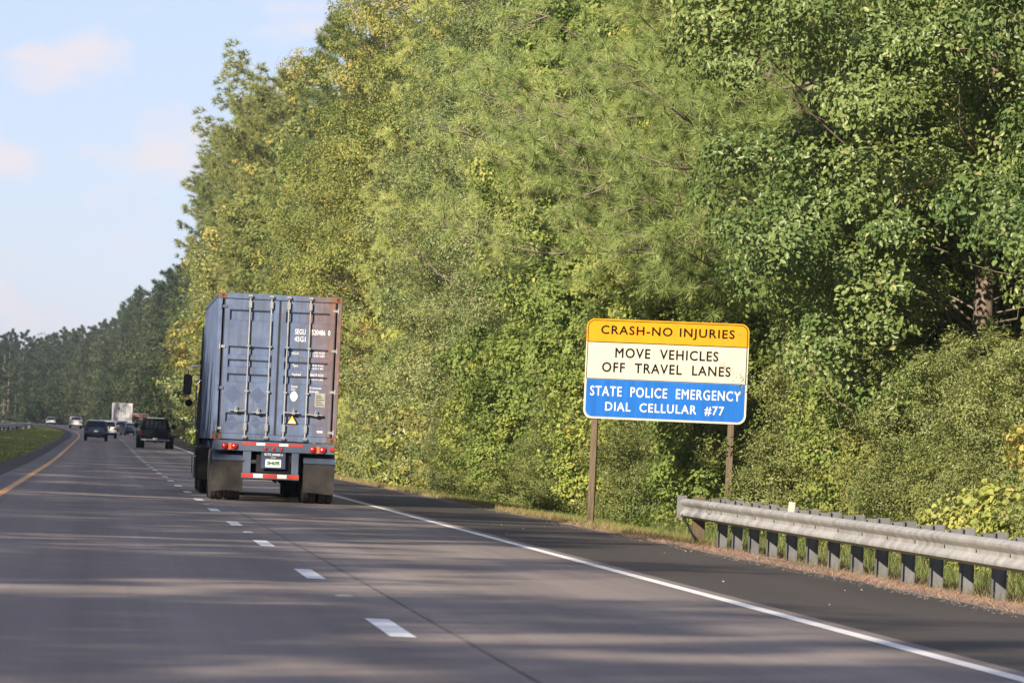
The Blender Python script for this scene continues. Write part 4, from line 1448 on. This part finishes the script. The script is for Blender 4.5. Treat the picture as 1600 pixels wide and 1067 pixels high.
def broadleaf(key, name, mkey, seed, h, r, z0, n_bough, per_b, per, size, clump_r, bough_r, tr=0.22, six=True, profile='skirt', face=0.45, twigs=36, bark='bark', **kw):
    root = empty(name, (0, -5000, 0))
    v, f, t, cl = crown(seed, h, r, z0, n_bough, per_b, per, size, clump_r, bough_r, profile, six, face, **kw)
    obj_from('crown', v, f, MT[mkey], root, attr=t)
    add_trunk(root, h * 0.9, tr, cl, seed, bark, twigs, lr=0.045 if mkey == 'maple' else 0.1)
    PROTO[key] = [root, False]
    return root


def tufts(pos, dirs, n_needle, length, width, g):
    """brushes of needles: thin triangles fanning round a shoot"""
    k = len(pos)
    idx = np.repeat(np.arange(k), n_needle)
    d = unit(dirs[idx] * 0.55 + unit(g.normal(0, 1, (len(idx), 3))))
    L_ = length * g.uniform(0.7, 1.15, (len(idx), 1))
    base = pos[idx] - dirs[idx] * length * g.uniform(0, 0.55, (len(idx), 1))
    sd_ = unit(np.cross(d, g.normal(0, 1, (len(idx), 3)))) * width * 0.5
    tip = base + d * L_
    tip[:, 2] -= (0.12 * L_[:, 0])
    v = np.stack([base - sd_, base + sd_, tip], 1).reshape(-1, 3)
    f = np.arange(len(idx) * 3).reshape(-1, 3)
    tt = np.clip(0.40 + g.normal(0, 0.10, k)[idx] + g.normal(0, 0.12, len(idx)), 0, 0.93)
    return v, f, tt


def pine(key, name, mkey, seed, h, z0, reach, n_branch, shoots, n_needle, length, width, tr=0.25, face=0.4, droop=0.25, conic=0.5):
    g = np.random.default_rng(seed)
    root = empty(name, (0, -5000, 0))
    mb = trunk_mesh(h, tr, np.zeros((0, 3)), 0.012, 0, seed)
    P_, D_ = [], []
    for b in range(n_branch):
        t = (b + g.uniform(0, 1)) / n_branch
        z = z0 + (h - z0) * t
        a = g.uniform(0, 2 * math.pi)
        if g.uniform() < face:
            a = math.pi + g.normal(0, 0.85) + 0.3
        ln = reach * (1 - conic * t ** 1.5) * g.uniform(0.6, 1.1)
        if t > 0.93:
            ln *= 0.5
        da = np.array([math.cos(a), math.sin(a), 0])
        up = 0.35 * t - droop * (1 - t) + g.normal(0, 0.10)
        pts = []
        for q in np.linspace(0, 1, 7):
            pts.append(da * ln * q + np.array([0, 0, z + ln * (up * q - 0.16 * math.sin(q * math.pi) * (1 - t) + 0.16 * q * q)]))
        mb.tube(pts, [max(0.012, tr * 0.20 * (1 - t * 0.6)) * (1 - 0.86 * q) for q in np.linspace(0, 1, 7)], 5, cap=False)
        for s in range(shoots):
            q = g.uniform(0.22, 1.0) ** 0.7
            i = min(5, int(q * 6))
            p0 = pts[i] + (pts[i + 1] - pts[i]) * (q * 6 - i)
            side = unit(da * g.uniform(0.2, 1.0) + np.array([-da[1], da[0], 0]) * g.normal(0, 0.8) + np.array([0, 0, g.normal(0.25, 0.35)]))
            L_ = g.uniform(0.25, 1.0) * ln * 0.30 * (1.15 - 0.5 * q)
            e = p0 + side * L_
            if s % 3 == 0:
                mb.tube([p0, (p0 + e) / 2 + g.normal(0, 0.03, 3), e], [0.014, 0.010, 0.005], 4, cap=False)
            P_.append(e)
            D_.append(unit(side + np.array([0, 0, 0.35])))
    v, f, t = tufts(np.array(P_), np.array(D_), n_needle, length, width, g)
    obj_from('crown', v, f, MT[mkey], root, attr=t)
    obj_from('trunk', mb.v, mb.f, MT['bark'], root, smooth=True)
    PROTO[key] = [root, False]
    return root


def mound(key, name, mkey, seed, h, r, n_bough, per_b, per, size, clump_r, bough_r, six=True, aspect=0.55, **kw):
    root = empty(name, (0, -5000, 0))
    v, f, t, cl = crown(seed, h, r, 0.05, n_bough, per_b, per, size, clump_r, bough_r, 'skirt', six, 0.5, shell=0.42, aspect=aspect, **kw)
    obj_from('foliage', v, f, MT[mkey], root, attr=t)
    g = np.random.default_rng(seed)
    mb = MB()
    for q in cl[g.permutation(len(cl))[:34]]:
        b = np.array([q[0] * 0.25 + g.normal(0, 0.1), q[1] * 0.25 + g.normal(0, 0.1), -0.15])
        q2 = b + (q - b) * g.uniform(0.9, 1.14)
        limbs(mb, b, q2, 0.020, 0.004, 4, 3, sag=-0.05)
    obj_from('stems', mb.v, mb.f, MT['twig'], root)
    PROTO[key] = [root, False]
    return root


def put(key, s, d, label, cat, group=None, rz=None, sc=1.0, sz=None, dz=0.0):
    root, used = PROTO[key]
    o = root if not used else copy_tree(root)
    PROTO[key][1] = True
    o.location = G(s, d, dz)
    # copies turn only a little, so their leafier flank keeps facing the open road
    o.rotation_euler = (0, 0, random.uniform(-0.5, 0.5) if rz is None else rz)
    o.scale = (sc, sc, sz if sz else sc)
    o['label'] = label
    o['category'] = cat
    if group:
        o['group'] = group
    return o


ORD = ['first', 'second', 'third', 'fourth', 'fifth', 'sixth', 'seventh', 'eighth', 'ninth', 'tenth', 'eleventh', 'twelfth', 'thirteenth',
       'fourteenth', 'fifteenth', 'sixteenth', 'seventeenth', 'eighteenth', 'nineteenth', 'twentieth', 'twenty-first', 'twenty-second', 'twenty-third',
       'twenty-fourth', 'twenty-fifth', 'twenty-sixth', 'twenty-seventh', 'twenty-eighth', 'twenty-ninth', 'thirtieth'] + ['thirty-' + x for x in
       ('first', 'second', 'third', 'fourth', 'fifth', 'sixth', 'seventh', 'eighth', 'ninth')] + ['fortieth']

# prototypes: near (fine leaves)
broadleaf('gum_near', 'sweetgum_tree', 'sweetgum', 21, 17, 4.2, 0.6, 160, 14, 62, 0.108, 0.40, 1.15, 0.24, True, 'skirt', twigs=60)
broadleaf('gum_near2', 'sweetgum_tree', 'sweetgum', 25, 19, 4.4, 0.8, 165, 14, 56, 0.118, 0.42, 1.2, 0.24, True, 'skirt', twigs=60)
broadleaf('maple_near', 'maple_tree', 'maple', 33, 14, 3.9, 2.6, 165, 14, 56, 0.10, 0.36, 1.0, 0.23, True, 'column', bark='bark_red', twigs=60, hang=0.25, window=(3.2, 5.5, 4.33, 0.32))
broadleaf('oak_near', 'oak_tree', 'oak', 47, 18, 4.4, 0.5, 175, 14, 62, 0.098, 0.42, 1.1, 0.24, True, 'skirt', aspect=0.40, twigs=90, jitter=0.55)
broadleaf('cherry_near', 'cherry_tree', 'cherry', 58, 19, 4.2, 1.0, 155, 14, 60, 0.098, 0.40, 1.1, 0.22, True, 'skirt', aspect=0.5, twigs=90)
pine('pine_near', 'pine_tree', 'pine', 63, 19, 5.6, 6.6, 105, 52, 80, 0.27, 0.0125, 0.24, face=0.55, droop=0.12)
pine('pine_near2', 'pine_tree', 'pine', 68, 22, 2.0, 4.8, 115, 34, 54, 0.28, 0.018, 0.26, face=0.45, droop=0.10)
mound('shrub_a', 'leafy_shrub', 'shrub', 71, 3.4, 2.0, 78, 12, 66, 0.054, 0.24, 0.62)
mound('shrub_b', 'leafy_shrub', 'shrub', 74, 2.6, 2.2, 74, 12, 64, 0.056, 0.24, 0.62, aspect=0.5)
mound('privet_a', 'privet_shrub', 'privet', 77, 4.2, 2.1, 88, 12, 66, 0.056, 0.24, 0.66, aspect=0.45)
mound('vine_a', 'grapevine_thicket', 'vine', 79, 3.6, 2.0, 64, 11, 34, 0.105, 0.28, 0.66, aspect=0.85)
mound('gumlet', 'sweetgum_sapling', 'sweetgum', 83, 5.2, 2.0, 80, 11, 48, 0.085, 0.28, 0.75, aspect=0.8)
# mid-distance
broadleaf('gum_mid', 'sweetgum_tree', 'sweetgum', 121, 20, 4.6, 1.0, 150, 8, 24, 0.27, 0.50, 1.35, 0.24, False, 'skirt', twigs=30)
broadleaf('oak_mid', 'oak_tree', 'oak', 122, 22, 4.8, 1.0, 160, 8, 26, 0.25, 0.50, 1.35, 0.24, False, 'skirt', aspect=0.45, twigs=40, jitter=0.5)
broadleaf('cherry_mid', 'cherry_tree', 'cherry', 124, 21, 4.6, 1.0, 150, 8, 24, 0.26, 0.50, 1.3, 0.22, False, 'skirt', twigs=40)
pine('pine_mid', 'pine_tree', 'pine_mid', 126, 25, 2.5, 4.8, 110, 22, 32, 0.42, 0.045, 0.28, face=0.4)
pine('pine_mid2', 'pine_tree', 'pine_mid', 127, 22, 1.5, 4.4, 100, 22, 32, 0.42, 0.045, 0.28, face=0.4, droop=0.1)
pine('pine_round', 'pine_tree', 'pine_mid', 131, 25, 4.0, 5.4, 120, 24, 32, 0.42, 0.045, 0.28, face=0.5, conic=0.12, droop=0.05)
mound('shrub_mid', 'leafy_shrub', 'shrub', 128, 4.0, 2.4, 60, 8, 20, 0.165, 0.34, 0.85, six=False)
mound('privet_mid', 'privet_shrub', 'privet', 129, 4.6, 2.4, 60, 8, 20, 0.155, 0.34, 0.85, six=False)
mound('vine_mid', 'grapevine_thicket', 'vine', 130, 3.6, 2.2, 55, 8, 16, 0.20, 0.34, 0.8, six=False, aspect=0.8)
# far
broadleaf('far_a', 'broadleaf_tree', 'far', 221, 20, 5.0, 0.5, 150, 6, 16, 0.36, 0.7, 1.5, 0.25, False, 'skirt', face=0.3, twigs=10)
broadleaf('far_b', 'broadleaf_tree', 'far', 223, 21, 4.6, 0.5, 150, 6, 16, 0.34, 0.7, 1.4, 0.25, False, 'column', face=0.3, twigs=10)
pine('far_p', 'pine_tree', 'far_pine', 225, 22, 1.0, 4.4, 80, 12, 16, 0.62, 0.10, 0.28, face=0.3, conic=0.4)
pine('far_p2', 'pine_tree', 'far_pine', 226, 21, 2.5, 4.8, 70, 14, 16, 0.62, 0.10, 0.28, face=0.3, conic=0.15)

# ------------------------------------------------------------------ planting the wood along the road
COLOUR = {'gum': 'bright yellow-green sweetgum', 'maple': 'dark green maple', 'oak': 'pale olive oak', 'cherry': 'yellowing orange-tinged cherry', 'pine': 'long-needled pine',
          'shrub': 'olive green leafy shrub', 'privet': 'dark small-leaved shrub', 'vine': 'pale broad-leaved vine thicket', 'gumlet': 'bright green sapling'}

# trees the photograph shows one by one
put('maple_near', 13.75, 74.5, 'dark green maple with a bare brown trunk showing, above the far end of the guardrail', 'tree', 'trees at the wood edge', rz=0.2)
maple = bpy.data.objects['maple_tree']
loc = Vector(maple.location)
inv = Matrix.Rotation(-0.2, 4, 'Z')
tip, mid = inv @ (P(1424, 290, 72.6) - loc), inv @ (P(1488, 282, 73.2) - loc)
MB().tube([(0.02, -0.05, mid.z - 0.02), mid, mid.lerp(tip, 0.5) + Vector((0, 0, 0.03)), tip], [0.05, 0.055, 0.05, 0.025], 8).build('dead_branch', mat('bleached_wood', (0.42, 0.30, 0.20), 0.85, var=0.3, scale=9), maple, smooth=True)
put('pine_near', 13.9, 87.5, 'big pine with long drooping needle branches high above the road sign', 'tree', 'trees at the wood edge', rz=0.25)
put('pine_near', 13.7, 98, 'second long-needled pine, just beyond the one drooping over the sign', 'tree', 'trees at the wood edge', rz=0.7, sc=1.05)
put('gum_near', 14.4, 103, 'bright green sweetgum directly behind the road sign', 'tree', 'trees at the wood edge', rz=0.1, sc=0.92)
put('gum_near2', 14.0, 124, 'tall sunlit sweetgum left of the drooping pine', 'tree', 'trees at the wood edge', rz=0.0, sc=1.06)
put('oak_near', 14.6, 146, 'pale olive oak with silvery leaves between the sweetgum and the truck', 'tree', 'trees at the wood edge', rz=0.0, sc=1.1)
put('oak_near', 13.8, 166, 'taller silvery olive oak rising above the upper corner of the container', 'tree', 'trees at the wood edge', rz=-0.3, sc=1.14)
put('pine_near2', 14.0, 184, 'soft green pine showing just above the rusty container corner', 'tree', 'trees at the wood edge', rz=0.0, sc=0.95)
put('cherry_near', 13.8, 202, 'yellow tinged cherry at the top of the sky edge', 'tree', 'trees at the wood edge', rz=0.0, sc=1.36)
put('cherry_near', 12.4, 226, 'orange-leaved cherry leaning over the road beside the tall pines', 'tree', 'trees at the wood edge', rz=0.5, sc=1.30)
put('maple_near', 17.2, 63.0, 'dark leafy maple at the extreme edge of the picture, nearest tree behind the guardrail', 'tree', 'trees at the wood edge', rz=-0.5, sc=0.95)
put('maple_near', 19.0, 81.0, 'dark maple standing behind the bare-trunked maple', 'tree', 'trees at the wood edge', rz=-0.2, sc=1.1)

seq = ['pine_mid2', 'gum_mid', 'oak_mid', 'pine_mid', 'cherry_mid', 'pine_mid2', 'gum_mid', 'pine_mid']
d, k = 238.0, 0
while d < 436:
    key = seq[k % len(seq)]
    kind = key.split('_')[0]
    hs = 1.0
    if 300 < d < 436:
        key, kind, hs = [('pine_round', 'pine', 1.0), ('oak_mid', 'oak', 1.10), ('pine_round', 'pine', 1.05), ('cherry_mid', 'cherry', 1.12)][k % 4]
    s_ = 13.6 + random.uniform(-0.7, 0.9) - float(np.interp(d, [299, 305, 335, 370, 400, 436], [0, 0.4, 1.2, 2.2, 1.5, -0.8]))
    put(key, s_, d, COLOUR[kind] + ' beyond the container, ' + ORD[k] + ' tree past the orange-leaved cherry', 'tree', 'trees at the wood edge', sc=hs * random.uniform(0.95, 1.05) * (1.14 if 300 < d < 436 else 1), sz=hs * random.uniform(0.96, 1.04) * float(np.interp(d, [300, 345, 385, 436], [1.0, 1.0, 0.93, 0.80])))
    k += 1
    d += random.uniform(7.5, 10.5)

# understorey on the wood's edge
under = [(47, 'vine'), (50.5, 'vine_'), (53.5, 'vine'), (56.5, 'privet'), (59.5, 'vine'), (62.5, 'vine'), (65, 'privet'), (68, 'shrub'), (71, 'privet'), (74, 'shrub'), (77, 'gumlet'), (80.5, 'privet'), (84, 'shrub'), (88, 'gumlet'), (92, 'shrub'), (95.5, 'privet'), (99, 'shrub'),
         (103, 'gumlet'), (107, 'shrub'), (111, 'shrub'), (115, 'privet'), (119, 'shrub'), (123, 'gumlet'), (127, 'shrub'), (131, 'privet'), (135, 'shrub'), (139, 'gumlet'), (143, 'privet'), (148, 'shrub')]
keys = {'vine': ['vine_a'], 'vine_': ['vine_a'], 'privet': ['privet_a'], 'shrub': ['shrub_a', 'shrub_b'], 'gumlet': ['gumlet']}
n_rail = n_sign = 0
for i, (d, kd) in enumerate(under):
    kind = kd.strip('_')
    key = keys[kd][i % len(keys[kd])]
    s = 11.75 + random.uniform(-0.25, 0.35) + (0.95 if d < 62 else 1.5 if d < 86 else 0.2)
    if d < 70:
        lab = COLOUR[kind] + ' behind the guardrail, ' + ORD[n_rail] + ' from the nearest end of the rail'
        n_rail += 1
    else:
        lab = COLOUR[kind] + ' on the verge, ' + ORD[n_sign] + ' beyond the rail end post'
        n_sign += 1
    put(key, s, d, lab, 'shrub', 'shrubs along the verge', sc=random.uniform(0.85, 1.1) * (0.9 if kind == 'gumlet' else 0.8 if d < 61 else 1.0))
# second rank, taller, closing the gaps under the crowns
n2 = 0
for d in np.arange(52, 150, 4.6):
    kind = ['privet', 'gumlet', 'shrub', 'gumlet'][n2 % 4]
    put(keys[kind][0], 13.6 + random.uniform(-0.4, 0.5) + (2.2 if 58 < d < 90 else 0), float(d), 'taller ' + COLOUR[kind] + ' under the tree crowns, ' + ORD[n2] + ' from the near end', 'shrub', 'taller shrubs under the trees', sc=random.uniform(0.7, 0.85) if 56 < d < 76 else random.uniform(1.15, 1.4))
    n2 += 1
for j, (d, kind, s_) in enumerate(((77, 'privet', 16.2), (80, 'gumlet', 15.6), (84.5, 'shrub', 15.2), (89, 'gumlet', 15.4), (93.5, 'gumlet', 15.2))):
    put(keys[kind][0], s_, d, 'tall ' + COLOUR[kind] + ' under the big pine, ' + ORD[j] + ' of five from the maple', 'shrub', 'shrubs under the big pine', sc=1.55)
n3 = 0
d = 153.0
while d < 420:
    kind = ['shrub', 'privet', 'vine' if d < 260 else 'privet', 'shrub', 'shrub'][n3 % 5]
    put(kind + '_mid', 12.0 + random.uniform(-0.4, 0.5), d, COLOUR[kind] + ' in the low hedge past the container truck, ' + ORD[min(n3, 39)] + ' along it', 'shrub', 'shrubs past the truck', sc=random.uniform(0.9, 1.2))
    n3 += 1
    d += 4.2 if d < 260 else 8.5

# ranks of trees deeper in the wood
n4 = 0
for row, (s0, step) in enumerate(((18.5, 9.0), (24.5, 11.0))):
    d = 60.0 + 4 * row
    while d < 440:
        key = ['pine_mid', 'gum_mid', 'pine_mid2', 'oak_mid'][(n4 * 7 + row) % 4]
        if d < 150:                     # near ones need leaves of true size
            key = ['oak_near', 'gum_near', 'pine_near2', 'maple_near'][(n4 * 7 + row) % 4]
        put(key, s0 + random.uniform(-1.2, 1.2), d, 'woodland tree standing in the shade behind the front row of trees', 'tree', 'trees deeper in the wood', sc=random.uniform(0.95, 1.12))
        n4 += 1
        d += step * random.uniform(0.85, 1.15)

# the distant wood where the road bends away
n5 = 0
for row, (s0, step) in enumerate(((13.0, 8.0), (19.0, 11.0))):
    d = 444.0 + row * 5
    while d < 1420:
        key = ['far_p', 'far_a', 'far_p', 'far_b', 'far_p2', 'far_p'][int(rng.integers(0, 6))]
        put(key, s0 + random.uniform(-1.5, 1.5), d, 'dark distant tree in the wood where the road bends away', 'tree', 'trees of the distant wood', rz=random.uniform(0, 6.28), sc=random.uniform(0.84, 1.10))
        n5 += 1
        d += step * random.uniform(0.8, 1.2)

# trees on the far side of the median: they stand outside the picture and throw the long shadows over the lanes
d, k = -40.0, 0
while d < 1150:
    key, hp = [('far_p2', 21.0), ('far_a', 20.0), ('far_b', 21.0), ('far_p', 22.0)][k % 4]
    hh = random.uniform(18.5, 20.5) if d < 30 else random.uniform(19.5, 21.5) if d < 72 else random.uniform(20.0, 22.5) if d < 300 else random.uniform(23.0, 26.0)
    put(key, (-22.5 if d < 560 else -27.0) + random.uniform(-2.2, 1.2), d, 'tree on the other side of the median whose shadow crosses the lanes', 'tree', 'trees across the median', rz=random.uniform(0, 6.28), sc=hh / hp * random.uniform(0.9, 1.0), sz=hh / hp)
    k += 1
    d += random.uniform(2.6, 6.0) if d < 300 else random.uniform(5.0, 8.0)

for key, (root, used) in PROTO.items():
    if not used:
        for ch in list(root.children):
            bpy.data.objects.remove(ch)
        bpy.data.objects.remove(root)


# ------------------------------------------------------------------ grass and litter on the verges
def blades(name, n, s_fun, d_fun, hgt, wid, cols, lean=0.5, z_off=-0.01):
    s = s_fun(n)
    d = d_fun(n)
    base = np.stack([s - shift(d), d, level(d) + side_z(s) + z_off], 1)
    h = hgt * rng.uniform(0.5, 1.3, (n, 1))
    a = rng.uniform(0, 2 * math.pi, n)
    sdv = np.stack([np.cos(a), np.sin(a), np.zeros(n)], 1) * wid * 0.5
    top = base + np.concatenate([rng.normal(0, lean, (n, 2)) * h, h * rng.uniform(0.6, 1.0, (n, 1))], 1)
    v = np.stack([base - sdv, base + sdv, top], 1).reshape(-1, 3)
    f = np.arange(n * 3).reshape(n, 3)
    o = obj_from(name, v, f, leaf_mat(name + '_blade', cols, 0.3, 0.7, rnd=0.0), attr=np.clip(rng.normal(0.45, 0.22, n), 0, 1))
    o['kind'] = 'stuff'
    return o


def clumped(lo, hi, n, power=1.0):
    return lo + (hi - lo) * rng.uniform(0, 1, n) ** power


DRY = [(0.08, 0.09, 0.03), (0.13, 0.125, 0.045), (0.21, 0.175, 0.075), (0.27, 0.20, 0.10)]
GREEN = [(0.055, 0.085, 0.020), (0.085, 0.115, 0.028), (0.13, 0.15, 0.04), (0.24, 0.21, 0.08)]
STRAW = [(0.10, 0.072, 0.048), (0.17, 0.118, 0.078), (0.25, 0.18, 0.12), (0.33, 0.255, 0.18)]
blades('verge_grass', 52000, lambda n: clumped(8.8, 11.2, n, 0.8), lambda n: clumped(79, 150, n, 1.2), 0.16, 0.012, GREEN)
blades('rail_grass', 26000, lambda n: clumped(9.3, 11.4, n, 0.55), lambda n: clumped(40, 80, n, 1.1), 0.15, 0.010, [(0.06, 0.065, 0.024), (0.10, 0.090, 0.040), (0.16, 0.125, 0.065), (0.24, 0.18, 0.105)])
blades('dry_grass', 30000, lambda n: clumped(8.25, 9.6, n, 1.2), lambda n: clumped(74, 330, n, 1.5), 0.14, 0.016, DRY)
blades('pine_straw', 26000, lambda n: clumped(8.12, 9.9, n, 1.1), lambda n: clumped(38, 86, n, 1.1), 0.05, 0.010, STRAW, lean=1.6)
blades('median_grass', 60000, lambda n: -clumped(3.4, 16, n, 1.0), lambda n: clumped(150, 640, n, 1.2), 0.15, 0.04, [(0.08, 0.11, 0.024), (0.12, 0.15, 0.034), (0.17, 0.19, 0.05), (0.27, 0.24, 0.08)])

blades('verge_weeds', 15000, lambda n: clumped(10.3, 11.9, n, 0.8), lambda n: clumped(40, 100, n, 1.1), 0.40, 0.020, [(0.035, 0.055, 0.016), (0.06, 0.085, 0.022), (0.09, 0.11, 0.034), (0.20, 0.18, 0.08)], lean=0.3)
g = np.random.default_rng(91)
n = 2600
s_, d_ = 7.78 + np.abs(g.normal(0.28, 0.20, n)), 36 + 90 * g.uniform(0, 1, n) ** 1.3
c = np.stack([s_ - shift(d_), d_, level(d_) + side_z(s_) - 0.004], 1)
r_ = g.uniform(0.006, 0.020, (n, 1))
rot = g.uniform(0, 6.28, (n, 1))
v = np.stack([c + r_ * np.concatenate([np.cos(rot + q), np.sin(rot + q), np.zeros((n, 1))], 1) for q in (0, 2.0, 4.1)] + [c + r_ * np.array([0.1, 0.1, 0.9])], 1).reshape(-1, 3)
b4 = np.arange(n)[:, None] * 4
f = np.concatenate([b4 + np.array([q]) for q in ([0, 1, 3], [1, 2, 3], [2, 0, 3])], 0)
o = obj_from('loose_gravel', v, f, mat('loose_stone', (0.17, 0.14, 0.11), 0.9, var=0.6, scale=25))
o['kind'] = 'stuff'
n = 14
mb = MB()
for k in range(n):
    s, d = random.uniform(5.8, 7.9), random.uniform(36, 92)
    r_ = random.uniform(0.003, 0.008)
    p = G(s, d)
    mb.tube([p + Vector((-r_, 0, 0.001)), p + Vector((0, 0.004, r_ * 0.9)), p + Vector((r_, 0, 0.001))], [r_ * 0.5, r_, r_ * 0.4], 6)
o = mb.build('pebbles', mat('pale_pebble', (0.40, 0.37, 0.33), 0.8))
o['kind'] = 'stuff'


# ------------------------------------------------------------------ the air: a thin even haze
hz = MB().box(-720, 720, -180, 2520, -22, 44).build('haze', None)
hm = bpy.data.materials.new('haze')
hm.use_nodes = True
hn = hm.node_tree
hn.nodes.clear()
ho = hn.nodes.new('ShaderNodeOutputMaterial')
pv = hn.nodes.new('ShaderNodeVolumePrincipled')
pv.inputs['Color'].default_value = (0.80, 0.88, 1.0, 1)
pv.inputs['Density'].default_value = 0.00012
pv.inputs['Anisotropy'].default_value = 0.2
hn.links.new(pv.outputs['Volume'], ho.inputs['Volume'])
hz.data.materials.clear()
hz.data.materials.append(hm)
hz['kind'] = 'stuff'
